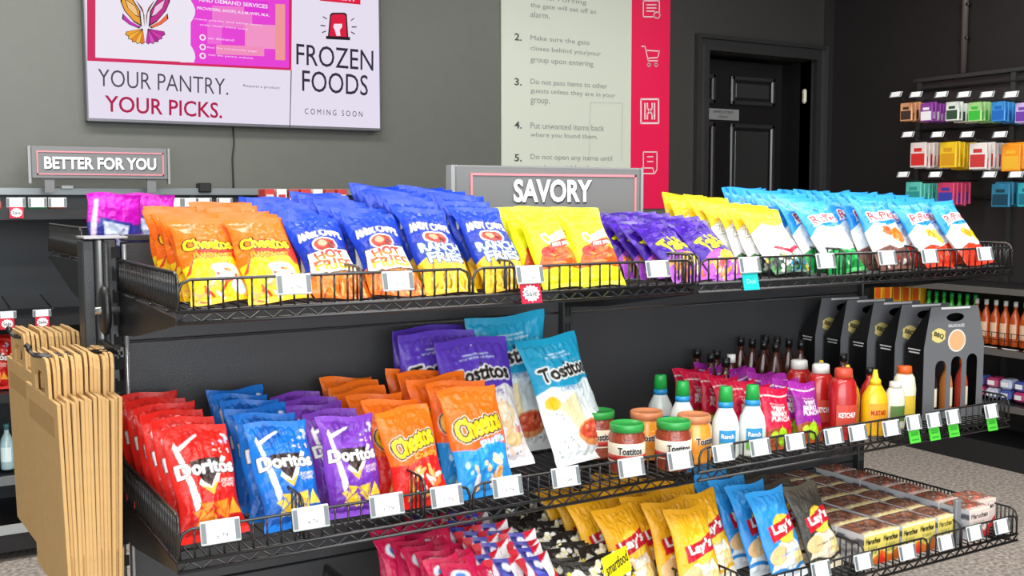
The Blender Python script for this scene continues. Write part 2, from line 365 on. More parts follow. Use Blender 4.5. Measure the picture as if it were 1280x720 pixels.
# conduit high on the right wall
cp = atx(1207, 0, XR-.02)
cn = MB().tube([(XR-.02, cp.y, 3.4), (XR-.02, cp.y, 2.24)], .02, 8).build('conduit', mat('conduit_brown_grey', '5a5250', .35)); tag(cn, 'black conduit running down the dark right wall above the peg shelving', 'conduit')
for z in (2.45, 2.65):
    MB().box(XR-.035, XR, cp.y-.03, cp.y+.03, z-.01, z+.01, .003).build('clamp', DM, cn)
# cable under the television
a0, a1 = at(291, 158, YW-.01), at(290, 232, YW-.01)
cb = MB().tube([(a0.x, YW-.006, a0.z+.05), (a0.x+.006, YW-.006, a0.z-.08), (a0.x-.005, YW-.006, a0.z-.16), (a0.x+.004, YW-.006, 1.2)], .004, 6).build('cable', mat('dark_cable', '2b2c2b', .5)); tag(cb, 'thin black cable hanging down the grey wall below the television', 'cable')
def EM(name, col, rough, emit=1, spec=.1):      # lit screen pixels: emission only, nearly black underneath
    if name in MATS: return MATS[name]
    m = mat(name, '060606', .35, spec=spec); b_ = m.node_tree.nodes['Principled BSDF']
    b_.inputs['Emission Color'].default_value = (*lin(col), 1); b_.inputs['Emission Strength'].default_value = 1.04; return m
# ================================================================= television
YT = YW-.06
x0, x1 = at(106, 80, YT).x, at(476, 80, YT).x; zb0 = at(290, 158, YT).z; ztop = zb0+(x1-x0)*.575
tv = empty('television', ((x0+x1)/2, YT, zb0)); tag(tv, 'large wall television showing butterfly logo, pantry slogan and frozen foods notice', 'television')
cx = (x0+x1)/2
def tvp(px, py): p = at(px, py, YT); return (p.x-cx, p.z-zb0)
MB().box(x0-cx, x1-cx, .0, .055, 0, ztop-zb0, .004).build('housing', mat('tv_grey', '6f6f75', .3, .4), tv)
W2, H2 = x1-x0-.02, ztop-zb0-.025
def em(col, s=1.0): return EM('screen_'+col, col, .3, emit=s*.92, spec=.1)
scr = MB().box(-W2/2, W2/2, -.002, .0005, .016, .016+H2).build('screen', em('e9e2f4', .78), tv)
ly = [-.0026]
def quad_(pts, m, name='graphic', parent=scr):
    ly[0] -= .00012; y = ly[0]
    return MB().add([(a, y, b) for a, b in pts], [tuple(range(len(pts)))]).build(name, m, parent)
def pq(pts, m): return quad_([tvp(*p) for p in pts], m)
HT = ztop-zb0-.012
def top_(px, py): return (tvp(px, py)[0], HT)
a, b_ = tvp(111, 74), tvp(363, 88)
quad_([tvp(109, 76), tvp(364, 88), top_(366, 0), top_(111, 0)], em('d4205c', .8))
quad_([tvp(119, 72), tvp(240, 78), top_(243, 0), top_(122, 0)], em('efe8f6', .8))
cur = [tvp(238, 79), tvp(361, 85), top_(362, 0), top_(240, 0)]
quad_(cur, em('ea3fd8', .8))
# wavy white edge over the magenta field
wv = [tvp(225, 78)]+[(tvp(0, 0)[0]*0+tvp(238+6*math.sin(y/9.0), y)[0], tvp(238, y)[1]) for y in range(78, -8, -6)]+[tvp(225, -8)]
quad_(wv, em('efe8f6', .8)); 
for px, py, pw, ph, cc in ((290, 20, 50, 26, 'f07ad0'), (330, 45, 48, 30, 'f596c8'), (300, 62, 60, 12, 'f58fc0'), (350, 40, 12, 70, 'f39a9a'), (320, 8, 30, 14, 'e430d8'), (268, 40, 18, 30, 'f26adb')):
    pq([(px-pw/2, py+ph/2), (px+pw/2, py+ph/2+pw*.04), (px+pw/2, py-ph/2+pw*.04), (px-pw/2, py-ph/2)], em(cc, .8))
WT = em('fbe6f8', .95)
def tt(t, px, py, wpx, hpx, m, off=0, rot=-.035):
    ly[0] -= .0001; a = tvp(px-wpx/2, py); b = tvp(px+wpx/2, py); t0 = tvp(px, py-hpx/2)[1]-tvp(px, py+hpx/2)[1]; c = tvp(px, py)
    return flat_text(t, b[0]-a[0], t0, m, scr, (c[0], ly[0], c[1]), off=off, rot=rot*.35)
tt('AND DEMAND SERVICES', 292, 4, 86, 5, WT, .02); tt('PROVIDERS, SHOPS, R.S.M, WIFI, M.A.', 292, 15, 90, 4, WT, .02); tt('many snacks and other items', 286, 28, 84, 3, WT); tt('order ahead online today', 280, 34, 60, 3, WT)
tt('on demand', 276, 49, 32, 3, WT); tt('find the community page', 290, 62, 62, 3, WT); tt('visit the pantry website', 288, 71, 56, 3, WT)
for y in (47, 59, 70): 
    c0 = tvp(253, y); quad_([(c0[0]+.016*math.cos(k*.785), c0[1]+.016*math.sin(k*.785)) for k in range(8)], WT); quad_([(c0[0]+.009*math.cos(k*.785), c0[1]+.009*math.sin(k*.785)) for k in range(8)], em('d850b8', .8))
GR = em('4a4650', .5); tt('YOUR PANTRY.', 206, 103, 162, 21, GR, -.004, -.06)
tt('YOUR PICKS.', 206, 134, 146, 20, em('b0104a', .75), .012, -.06)
tt('Request a product:', 327, 109, 46, 4, GR)
pq([(363, 88), (364.2, 88), (362.5, 158), (361.5, 158)], GR)
tt('FROZEN', 419, 72, 96, 26, em('2e2a3c', .4), .002, -.05); tt('FOODS', 419, 104, 82, 26, em('2e2a3c', .4), .002, -.05); tt('C O M I N G   S O O N', 417, 141, 72, 7, em('3c3848', .4), 0, -.03)
RD = em('e0123e', .85); BD = em('1c1420', .3)
pq([(399, 1), (450, 6), (450, -8), (399, -8)], RD); tt('ALERT', 428, -2, 34, 5, WT, .02)
pq([(409, 49), (435, 50), (433, 18), (430, 16), (415, 16), (412, 18)], BD); pq([(411, 46), (433, 47), (431.5, 20), (429, 18), (416, 18), (413.5, 20)], RD); pq([(407, 49), (437, 50.5), (437, 46.5), (407, 45)], BD)
pq([(418, 38), (420, 45), (425, 45), (424, 38), (427, 34), (427, 30), (417, 30), (416, 34)], WT)
for (xa, ya, xb, yb) in ((403, 21, 408, 24), (400, 32, 406, 32.5), (402, 41, 407, 39), (442, 23, 438, 26), (445, 34, 439, 34), (443, 43, 438, 40)):
    pq([(xa, ya+.7), (xb, yb+.7), (xb, yb-.7), (xa, ya-.7)], BD)
def wing(pts, cols, out=BD, mirror=False):
    quad_([tvp(*p) for p in pts], out); cx_ = sum(p[0] for p in pts)/len(pts); cy_ = sum(p[1] for p in pts)/len(pts)
    quad_([tvp(cx_+(p[0]-cx_)*.86, cy_+(p[1]-cy_)*.86) for p in pts], cols)
for s_ in (-1, 1):
    f = lambda x, y: (181+s_*(x), y)
    wing([f(4, 34), f(14, 28), f(26, 14), f(31, 2), f(30, -8), f(16, -2), f(6, 14)], em('f0a430' if s_ < 0 else 'c8208a', .8))
    wing([f(5, 34), f(18, 27), f(28, 17), f(29, 24), f(20, 31), f(8, 36)], em('c030b0' if s_ < 0 else 'f0683a', .8))
    wing([f(7, 22), f(12, 8), f(26, -2), f(22, 10), f(12, 20)], em('f6c68a' if s_ < 0 else 'f3c8e4', .8))
    for k in range(5):
        a_ = R(20+k*17); r_ = 21-k*.6
        wing([f(3, 36), f(3+r_*math.cos(a_-.17), 36+r_*.95*math.sin(a_-.17)), f(3+(r_+2.5)*math.cos(a_), 36+(r_+2.5)*.95*math.sin(a_)), f(3+r_*math.cos(a_+.17), 36+r_*.95*math.sin(a_+.17))], em(['f0a020', 'f3b52a', 'ee8a20', 'f7c040', 'e87a1c'][k] if s_ < 0 else ['c020a0', 'd838b0', 'b01890', 'd850c0', 'c028a8'][k], .8))
    wing([f(1, 34), f(1, 20), f(4, 10), f(12, 0), f(3, 12), f(2, 24)], em('8a5030', .6))
# ================================================================= rules poster
YP = YW-.012
px0, px1, pm = at(627, 100, YP).x, at(837, 100, YP).x, at(789, 100, YP).x
zp = 1.42; po = empty('rules_poster', ((px0+px1)/2, YP, zp)); cxp = (px0+px1)/2
tag(po, 'tall white poster of numbered shopping rules with a pink icon strip', 'poster')
MB().box(px0-cxp, pm-cxp, 0, .01, 0, 1.6).build('white_board', mat('poster_white', 'd6dccd', .5), po)
st = MB().box(pm-cxp, px1-cxp, 0, .01, 0, 1.6).build('icon_strip', mat('poster_pink', 'ee1050', .5, emit=.0), po)
def pp(px, py): p = at(px, py, YP); return (p.x-cxp, p.z-zp)
PI_ = mat('poster_ink', '4d5250', .6); PIL = mat('poster_light_ink', '8e9490', .6)
def pt(t, px, py, hpx, wpx, m=PI_, off=0):
    a = pp(px, py); b = pp(px+wpx, py+wpx*.055); h = hpx/215
    flat_text(t, b[0]-a[0], h, m, po, ((a[0]+b[0])/2, -.0015, (a[1]+b[1])/2), off=off, rot=0)
for n_, y, lines in ((None, -24, [('1.  Keep the gate clear at all', -14, 80, 1), ('times. Forcing', -2, 70, 1), ('the gate will set off an', 9, 82, 0), ('alarm.', 18, 24, 0)]), ('2.', 46, [('Make sure the gate', 49, 74, 0), ('closes behind you/your', 62, 88, 0), ('group upon entering.', 76, 80, 0)]),
                     ('3.', 102, [('Do not pass items to other', 103, 96, 0), ('guests unless they are in your', 114, 106, 0), ('group.', 127, 24, 0)]),
                     ('4.', 156, [('Put unwanted items back', 156, 92, 0), ('where you found them.', 168, 84, 0)]), ('5.', 197, [('Do not open any items until', 195, 102, 0), ('you have paid for them.', 208, 88, 0)])):
    if n_: pt(n_, 643, y, 9, 9, PI_, .02)
    for t_, yy, ww, k in lines: pt(t_, 663, yy, 7.5 if 'p' not in t_ else 8.5, ww, PI_ if False else PIL)
ICW = mat('poster_icon_white', 'f6dfe4', .5)
def icon(px, py, segs, w=1.4):
    m = MB()
    for pts in segs:
        for (ax, ay), (bx_, by_) in zip(pts[:-1], pts[1:]):
            a = Vector(pp(px+ax, py+ay)); b = Vector(pp(px+bx_, py+by_)); dd = (b-a); 
            if dd.length < 1e-6: continue
            dd.normalize(); nn = Vector((-dd.y, dd.x))*(w/2/205); a -= dd*.002; b += dd*.002
            q = [a-nn, b-nn, b+nn, a+nn]; m.add([(v.x, -.0015, v.y) for v in q], [(0, 1, 2, 3)])
    m.build('icon', ICW, st)
circ = lambda cx_, cy_, r: [(cx_+r*math.cos(k*math.pi/4), cy_+r*math.sin(k*math.pi/4)) for k in range(9)]
icon(814, 10, [[(-10, -9), (10, -9), (10, 6)], [(-10, -9), (-10, 11), (2, 11)], [(-6, -4), (6, -4)], [(-6, 0), (6, 0)], [(-6, 4), (4, 4)], circ(7, 9, 4)])
icon(813, 70, [[(-11, -12), (-7, -12), (-3, 6), (9, 6)], [(-6, -7), (11, -6), (9, 2), (-4, 3)], circ(-2, 11, 2), circ(7, 11, 2)])
icon(812, 139, [[(-11, -15), (11, -15), (11, 15), (-11, 15), (-11, -15)], [(-6, -10), (-6, 10)], [(-3, -10), (-3, -4), (0, 0), (-3, 4), (-3, 10)], [(6, -10), (6, 10)], [(3, -10), (3, -4), (0, 0), (3, 4), (3, 10)]], 2.2)
icon(812, 204, [[(-8, -14), (9, -14), (9, 8), (6, 13), (-10, 13), (-10, 6), (4, 6), (5, 12)], [(-8, -14), (-8, 6)], [(-3, -8), (4, -8)], [(-3, -2), (4, -2)]])
# faint storefront drawing at the poster's foot
o_ = MB()
for (ax, ay, bx_, by_) in ((738, 128, 778, 129), (778, 129, 777, 200), (738, 128, 736, 200)):
    a = Vector(pp(ax, ay)); b = Vector(pp(bx_, by_)); dd = (b-a).normalized(); nn = Vector((-dd.y, dd.x))*.003; o_.add([(v.x, -.0012, v.y) for v in (a-nn, b-nn, b+nn, a+nn)], [(0, 1, 2, 3)])
o_.build('faint_outline', mat('poster_faint', 'c3cbbf', .6), po)
# ================================================================= header signs
SG = mat('sign_grey', '77787a', .45); SR = mat('sign_red_line', 'd98a92', .5); SGL = mat('sign_edge', '9a9c9e', .4)
def header(name, xa, xb, z0, z1, Y, text, lab, tw, th, tz, feet=True, q=.045):
    o = empty(name, ((xa+xb)/2, Y, z0)); w_ = (xb-xa)/2; h = z1-z0
    MB().box(-w_, w_, 0, .025, 0, h, .004).build('sign_panel', SG, o)
    m = MB(); t_ = .006
    e_ = .018
    for b in ((-w_+q, w_-e_, h-.027, h-.027+t_), (-w_+q, w_-e_, e_, e_+t_), (-w_+q, -w_+q+t_, e_, h-.027), (w_-e_-t_, w_-e_, e_, h-.027+t_)): m.box(b[0], b[1], -.003, .001, b[2], b[3])
    m.build('red_border', SR, o)
    MB().box(-w_-.012, -w_-.001, .0, .03, -.02, h).build('side_bracket', SGL, o); MB().box(w_+.001, w_+.01, .0, .03, -.02, h).build('side_bracket', SGL, o)
    flat_text(text, tw, th, WHITE, o, (0.0, -.004, tz), off=.034)
    flat_text(text, tw*1.0, th, DARK, o, (0.003, -.0015, tz-.004), off=.03, name='lettering_shadow')
    if feet:
        for s_ in (-1, 1): MB().box(s_*w_*.75-.02, s_*w_*.75+.02, .008, .02, -.06, .0).build('foot_bracket', SG, o)
    return tag(o, lab, 'sign')
pa, pb = at(569, 206, 0), at(801, 209, 0)
header('header_sign', pa.x, pb.x, pa.z-.16, pa.z, 0.0, 'SAVORY', 'grey header sign reading SAVORY above the yellow chip bags', .262, .064, .16-.068, False)
for s_ in (.95, 1.45): tag(MB().box(s_-.01, s_+.01, .006, .018, 1.36, pa.z-.155).build('sign_stem', POST), 'grey steel stem holding up the %s end of the savory sign' % ('left' if s_ < 1 else 'right'), 'sign stem')
YB = 2.55
pa, pb, pz = at(38, 182, YB), at(209, 184, YB), at(120, 224, YB).z
header('header_sign', pa.x, pb.x, pz, pa.z, YB, 'BETTER FOR YOU', 'grey header sign reading BETTER FOR YOU on the back shelving', (pb.x-pa.x)*.82, .055, .07, q=.022)
# ================================================================= main gondola
ZT, ZM, ZB, D1, D2, D3 = 1.277, .823, .4824, .578, .586, .622
X1, X2 = 1.22, 2.44
g = empty('gondola_shelving', (1.22, 0, 0)); tag(g, 'long double-sided black gondola frame holding the snack shelves', 'shelving frame')
gx = -1.22
for (xa, xb) in ((.03, X1-.015), (X1+.015, X2-.015)):
    for (za, zb) in ((.12, ZM-.25), (ZM-.247, ZT-.12), (ZT-.117, 1.385)):
        MB().box(xa+gx, xb+gx, -.012, .012, za, zb-.001, .002).build('back_panel', GREY, g)
def upright(x, zt):
    MB().box(x-.015+gx, x+.015+gx, -.035, .035, 0, zt, .003).build('upright', POST, g)
    m = MB()
    for k in range(int((zt-.1)/.05)):
        for dx in (-.0055, .0055) : m.box(x+dx-.0025+gx, x+dx+.0025+gx, -.0365, -.034, .1+k*.05, .1+k*.05+.03)
    o = m.build('slots', SLOT, g); o['kind'] = 'stuff'
upright(0, 1.393); upright(X1, 1.385); upright(X2, 1.385)
# end profile seen edge-on at the left: outer channel, inner rail with slots
m = MB(); m.box(-.055+gx, -.03+gx, -.02, .05, .0, 1.39, .003); m.build('end_channel', GREY, g); MB().box(-.029+gx, -.018+gx, -.05, .03, 0, 1.392, .003).build('end_flange', mat('flange_steel', '8a8c8d', .3, .5), g); MB().box(-.056+gx, .036+gx, -.052, .05, 1.393, 1.398, .001).build('post_cap', mat('cap_pale', 'a8aaab', .4, .3), g)
MB().tube([(-.012+gx, -.052, 1.385), (-.012+gx, -.052, .1)], .006, 8).build('end_rod', POST, g)
MB().tube([(.028+gx, -.045, 1.38), (.028+gx, -.045, .1)], .005, 8).build('end_rod', mat('rod_steel', 'a4a6a8', .25, .6), g)
m = MB()
for k in range(26): m.box(.003+gx, .02+gx, -.0385, -.035, 1.35-k*.05, 1.35-k*.05+.024)
o = m.build('slots', SLOT, g); o['kind'] = 'stuff'
MB().box(.03+gx, X2+gx, -.02, .02, 1.386, 1.4, .002).build('top_rail', POST, g)
MB().box(0+gx, X2+gx, -.06, .06, 0, .12, .003).build('base_beam', BLACK, g)
for x in (0, X1, X2): MB().prismx([(-.04, 0), (-.56, 0), (-.56, .06), (-.04, .12)], x-.015+gx, x+.015+gx).build('foot', BLACK, g)
# round caster wheel clipped on the left end
pw = at(131, 388, -.1); wh = empty('round_wheel', (pw.x, -.1, pw.z)); tag(wh, 'black round wheel with bright hub on the left end post', 'wheel')
mm = MB(); mm.lathe([(0, -.008), (.012, -.009), (.036, -.008), (.042, -.003), (.042, .003), (.036, .008), (.012, .009), (0, .008)], 24)
me = mm.mesh('rim', BLACK); me.transform(Matrix.Rotation(R(90), 4, 'Y') @ Matrix.Scale(1.3, 4, (1, 0, 0))); link('rim', me, wh)
mm = MB(); mm.lathe([(0, -.02), (.008, -.02), (.008, .03), (0, .03)], 12); me = mm.mesh('hub', SILV); me.transform(Matrix.Rotation(R(90), 4, 'Y')); link('hub', me, wh)
# ---- wire shelves
def fence(mb, p0, p1, h, n, rise=None, r=.0022, drop=.0):
    p0, p1 = Vector(p0), Vector(p1); up = Vector((0, 0, 1)); d = (p1-p0).normalized(); rr = min(.022, h*.4)
    top = [p0, p0+up*(h-rr), p0+up*(h-rr*.3)+d*rr*.3, p0+up*h+d*rr, p1+up*h-d*rr, p1+up*(h-rr*.3)-d*rr*.3, p1+up*(h-rr), p1]
    mb.tube(top, r*1.4, 6)
    for k in range(1, n): 
        a = p0.lerp(p1, k/n); mb.tube([a, a+up*h], r, 4)
    mb.tube([p0, p1], r, 4)
def wire_shelf(xa, xb, z, D, lab, div=(), hf=.058, side=(True, True), dh=.07, back=-.04, seg=3, sgn=-1):
    o = empty('wire_shelf', ((xa+xb)/2, 0, z)); cx_ = (xa+xb)/2; tag(o, lab, 'shelf', 'wire shelves of the snack gondola')
    y0, y1 = sgn*abs(back), sgn*D; m = MB(); n = int((xb-xa)/.026)
    for k in range(n+1):
        x = xa+.004+(xb-xa-.008)*k/n-cx_; m.tube([(x, y0, 0), (x, y1, 0)], .0019, 4)
    for t_ in (.02, .3, .6, .86): m.tube([(xa-cx_, y0+(y1-y0)*t_, -.004), (xb-cx_, y0+(y1-y0)*t_, -.004)], .003, 6)
    q = m.build('deck_wires', WIRE, o); q['kind'] = 'stuff'
    m = MB(); m.tube([(xa-cx_, y1, 0), (xb-cx_, y1, 0)], .004, 8); m.tube([(xa-cx_, y1, -.02), (xb-cx_, y1, -.02)], .004, 8)
    nz = int((xb-xa)/.022); m.tube([(xa-cx_+(xb-xa)*k/nz, y1, -.002 if k % 2 else -.019) for k in range(nz+1)], .0024, 4); m.build('front_truss', WIRE, o)
    m = MB(); L_ = (xb-xa)/seg
    m2 = MB()
    for s_ in range(seg): fence(m2, (xa-cx_+L_*s_+.004, y1, 0), (xa-cx_+L_*(s_+1)-.004, y1, 0), hf, int(L_/.027))
    m2.build('front_fence', WIRE, o)
    for s_, x in ((0, xa+.004), (1, xb-.004)):
        if side[s_]:
            m = MB(); fence(m, (x-cx_, y0, 0), (x-cx_, y1-sgn*.0, 0), dh, int(D/.014)); m.build('side_fence', WIRE, o)
    for x in div:
        m = MB(); fence(m, (x-cx_, y0, 0), (x-cx_, y1-sgn*.004, 0), dh, int(D/.022)); m.build('divider', WIRE, o)
    for x in (xa+.003, xb-.006):
        m = MB(); m.prismx([(sgn*.036, -.005), (y1-sgn*.02, -.012), (y1-sgn*.02, -.026), (sgn*.2, -.085), (sgn*.036, -.1)][::(1 if sgn > 0 else -1)], x-cx_, x+.003-cx_); m.build('bracket', BLACK, o)
    return o
wire_shelf(.012, X1-.006, ZT, D1, 'top left black wire shelf with orange, blue and yellow bags', (.37, .72), seg=2)
wire_shelf(X1+.006, X2-.006, ZT, D1, 'top right black wire shelf with purple and light blue bags', (1.73, 2.02), seg=3)
wire_shelf(.0, X1-.006, ZM, D2, 'middle left black wire shelf holding tortilla chips and salsa', (.24, .5), seg=2, dh=.085, side=(True, False))
wire_shelf(X1+.006, X2-.006, ZM, D2, 'middle right black wire shelf holding dressings and ketchup', (), seg=3, side=(False, True))
wire_shelf(.48, X1-.006, ZB, D3, 'bottom left black wire shelf crowded with small snack packs', (.86,), seg=2, dh=.09, side=(True, False))
wire_shelf(X1+.006, X2-.0, ZB, D3, 'bottom right black wire shelf with noodle cartons', (1.345, 1.78, 2.18), seg=3, dh=.075)
# shelves of the far side of the gondola
wire_shelf(-.05, X1-.006, 1.345, .56, 'black wire basket shelf on far side of the left end post', (), seg=1, sgn=1)
wire_shelf(X1+.006, X2-.006, ZT, .56, 'top wire shelf on far side behind the savory sign', (), seg=2, sgn=1)
# ================================================================= price tags
TAGM = {}
def tagmesh(w, h):
    k = (w, h)
    if k not in TAGM:
        TAGM[k] = (MB().box(-w/2-.006, w/2+.006, 0, .004, -h/2, h/2, .0015).mesh('tag_holder', TAGC), MB().box(-w/2+.006, w/2-.006, -.0012, .0005, -h/2+.002, h/2-.002).mesh('tag_card', WHITE),
                   MB().box(-w/2-.004, -w/2+.004, -.001, .0004, -h/2+.004, h/2-.004).mesh('tag_strip', TAGS), MB().box(w/2-.004, w/2+.004, -.001, .0004, -h/2+.004, h/2-.004).mesh('tag_strip', TAGS))
    return TAGM[k]
def price_tag(loc, w, h, lab, group, txt='1.79', rx=-12, rz=0, under=None, face=0):
    o = empty('price_tag', loc, R(rz+face), R(rx)); ms = tagmesh(round(w, 3), round(h, 3))
    link('tag_holder', ms[0], o); link('tag_card', ms[1], o); link('tag_strip', ms[2], o); link('tag_strip', ms[3], o)
    if txt: flat_text(txt, w*.34, h*.2, INK, o, (0.002, -.002, -h*.18), name='price')
    tag(o, lab, 'price tag', group)
    if under:
        kind, u = under
        col = {'sale': 'd0103a', 'deal': '18b8b8', 'green': '4fc83a'}[kind]
        s_ = empty('promo_tag', Vector(loc)+Vector((0, -.003, -h*.5-w*.36)), R(rz+face), R(rx))
        tag(s_, u, 'promo tag'); H_ = w*.38
        MB().box(-w*.45, w*.45, 0, .002, -H_, H_).build('tag_card', mat('promo_'+kind, col, .45), s_)
        if kind == 'sale':
            pts = [(w*.40*(1 if k % 2 else .78)*math.cos(k*math.pi/14), w*.34*(1 if k % 2 else .78)*math.sin(k*math.pi/14)) for k in range(28)]
            MB().add([(a, -.0008, b) for a, b in pts]+[(0, -.0008, 0)], [(k, (k+1) % 28, 28) for k in range(28)]).build('starburst', WHITE, s_)
            flat_text('Sale', w*.52, w*.22, DARK, s_, (0, -.0016, 0), off=.006)
        elif kind == 'deal': flat_text('Deal', w*.5, w*.2, mat('pale_teal_print', 'a8e6e6', .5), s_, (0, -.0008, 0))
        else:
            for k, zz in enumerate((.5, .2, -.5)): MB().box(-w*.3, w*.3, -.0008, 0, H_*zz-.0015, H_*zz+.0015).build('print_line', mat('dark_green_print', '2f8f2a', .5), s_)
    return o
TOPT = [(368, 355, '6.79', None), (498, 351, '3.79', None), (663, 343, '3.49', ('sale', 'red and white sale tag hanging from the top shelf lip')), (823, 336, '', None), (938, 331, '', ('deal', 'teal deal tag hanging from the top shelf lip')), (1033, 326, '', None), (1110, 322, '', None), (1163, 320, '', None), (1232, 317, '', None)]
nm = ['below orange cheese puff bags', 'below orange-and-blue hot fries bags', 'above the red sale tag', 'below the purple bags', 'above the teal deal tag', 'beside the white and yellow bags', 'below the green-bottomed blue bag', 'right of the brown-bottomed blue bag', 'at the right end under red-bottomed bags']
def lip_tag(px, py, D, lab, group, txt, w=.06, h=.045, under=None):
    p = at(px, py, -D-.012); return price_tag(p, w, h, lab, group, txt, -14, 0, under)
for (px, py, t_, un), q in zip(TOPT, nm): lip_tag(px, py, D1, 'white price tag on top shelf lip '+q, 'price tags on the top shelf', t_, .056, .04, un)
MIDT = [(276, 664, '6.79', 'below the front red chip bag'), (389, 647, '4.79', 'below the front blue tortilla chip bag'), (484, 631, '1.79', 'between purple and orange-red bags'), (559, 620, '1.79', 'between the two orange cheese snack bags'), (635, 608, '3.79', 'below the orange and blue puffs bag'), (708, 596, '5.99', 'on the empty stretch of lip by the salsa'),
        (790, 584, '', 'below the left green-lidded salsa jar'), (851, 575, '', 'below the orange-lidded dip jars'), (905, 566, '', 'below the ranch dressing bottles'), (951, 559, '', 'below the front red pouch'), (995, 552, '', 'below the front purple pouch'), (1043, 545, '', 'below the ketchup bottle'), (1073, 541, '', 'left of the mustard bottle'), (1115, 535, '', 'right of the mustard bottle'),
        (1143, 528, '', 'above the leftmost green tag', 1), (1168, 525, '', 'above the second green tag', 1), (1192, 521, '', 'above the third green tag', 1), (1240, 514, '', 'above the lone green tag at right end', 1)]
for T in MIDT:
    px, py, t_, q = T[:4]; un = ('green', 'bright green tag '+['leftmost of three below the black carriers', 'middle of three below the black carriers', 'right one of three below the black carriers', 'standing alone at the right end of the middle shelf'][[1143, 1168, 1192, 1240].index(px)]) if len(T) > 4 else None
    w_ = .062 if px < 900 else (.056 if px < 1130 else .048)
    lip_tag(px, py, D2, 'white price tag on middle shelf lip '+q, 'price tags on the middle shelf', t_, w_, .044 if px < 900 else .042, un)
for px, py, q in ((1027, 712, 'below the black and tan chip bag'), (1080, 702, 'left of the striped noodle carton'), (1135, 690, 'below the front yellow cartons'), (1183, 678, 'right of the front yellow cartons'), (1219, 666, 'below the grey divider'), (1253, 658, 'at the right end under the red-white carton')):
    lip_tag(px, py, D3, 'white price tag on bottom shelf lip '+q, 'price tags on the bottom shelf', '', .056, .042)
# ================================================================= bag designs (printed art)
WH = 'f6f4f0'; BK = '17120f'
def cheetos_hot():
    a = Art(.128, .235, 'f26a10'); a.grad(0, .4, 'f8c010', 'f8cc18'); a.band(.55, .62, 'f47a14', .02)
    a.poly([(0, .30), (.35, .62), (1, .66), (1, .42), (.5, .40)], 'e0301c'); a.poly([(0, .2), (.2, .48), (.8, .52), (1, .3), (1, 0), (0, 0)], 'f8c416')
    a.ell(.62, .30, .24, .12, 'f6e6c8'); a.ell(.30, .26, .15, .12, 'f6d820'); a.chips(7, .4, .8, .2, .34, .05, ['d8452a', 'f0883c'], 3); a.sticks(16, .1, .95, .03, .26, .10, .022, ['f0e8e0', 'e0562c', 'f2a060', 'e8d8d0', 'c8341c'], 4); a.ell(.8, .14, .13, .07, 'f2ece6')
    a.text('Cheetos', .5, .64, .80, .13, 'f8d418', .10, 2.6, BK, 5); a.text("FLAMIN' HOT", .52, .50, .66, .06, 'f8a020', .08, 1, 'c0281c', 3); a.text('PUFFS', .6, .42, .34, .05, 'f6e030', .08, 1, 'c0281c', 2)
    return a
def andy(kind):
    a = Art(.127, .235, '0c2c98'); a.grad(.6, 1, '0c2ea0', '1040c4'); low = 'e2701c' if kind == 'hot' else 'e8b418'
    a.poly([(0, 0), (0, .30), (.25, .38), (1, .36), (1, 0)], low)
    a.sticks(26, .05, .95, .03, .27, .13, .02, ['f08a34', 'c8521c', 'f2a860', '9c3c16'] if kind == 'hot' else ['f6d040', 'c8901c', 'f8e080', '98701a'], 5, (1.0, 2.2))
    a.text("ANDY CAPP'S", .5, .71, .82, .09, WH, .04, 2, '0d1c50', 3, arc=.05)
    a.ell(.5, .585, .25, .085, WH); a.ell(.5, .585, .22, .07, 'b8362c'); a.ell(.46, .60, .09, .035, 'e89a78'); a.ell(.6, .57, .06, .03, '6e1c18')
    if kind == 'hot':
        a.poly([(.06, .26), (.12, .50), (.9, .53), (.98, .29)], WH); a.poly([(.03, .24), (.09, .51), (.93, .545), (.99, .26)], BK); a.poly([(.05, .25), (.11, .50), (.91, .53), (.97, .28)], WH)
        a.text('HOT', .50, .455, .56, .085, 'e8281c', .04, 3.6, None, 2, c2='f0701c'); a.text('FRIES', .52, .345, .74, .10, 'e85818', .04, 3.6, None, 2, c2='f8c81c')
    else:
        a.text('RANCH', .52, .47, .80, .10, 'd8f0f4', .03, 2, '123a78', 5); a.text('FRIES', .55, .35, .70, .10, 'd8f0f4', .03, 2, '123a78', 5)
    return a
def chester():
    a = Art(.128, .235, 'eeee14'); a.grad(.6, 1, 'f0ee10', 'f4f228'); a.poly([(0, .22), (.2, .44), (.4, .48), (1, .42), (1, .1), (0, .1)], 'e0561c'); a.ell(.3, .38, .17, .07, 'd8201c'); a.ell(.62, .62, .1, .12, 'f0b41c')
    a.text("Chester's", .6, .60, .72, .14, 'f8ecc8', .32, 2, '8a6420', 2); a.poly([(.38, .42), (.4, .5), (.92, .56), (.92, .47)], 'c03838'); a.text('HOT FRIES', .66, .487, .46, .04, 'f8e4da', .1, 1)
    a.sticks(16, .3, 1, .22, .38, .12, .024, ['e86a24', 'c83c18', 'f08a3c'], 7, (-.4, .4)); a.grad(0, .2, 'd8d818', 'e8e81c'); a.chips(5, .1, .9, .05, .18, .06, ['b8c818', 'f0e040'], 2)
    return a
def takis():
    a = Art(.135, .235, '360f8c'); a.blobs(26, 0, 1, .4, 1, .07, ['4a20b0', '2c0c70', '5a34c0'], 3); a.poly([(0, .0), (0, .30), (.4, .42), (1, .36), (1, 0)], 'a84ac8'); a.chips(9, .1, .9, .08, .34, .09, ['b060d8', '8a30b8', 'f0882c'], 2)
    a.text('Takis', .52, .56, .70, .22, 'f2e41c', .38, 3, BK, 4); a.ell(.66, .33, .27, .07, 'e8a828', 1, .4); a.ell(.66, .33, .20, .04, 'f6cc40', 1, .4); a.sticks(12, .2, .9, .05, .26, .12, .035, ['e87020', 'f0a030', 'c83020', 'e8c8a0'], 9, (.4, 1.4))
    return a
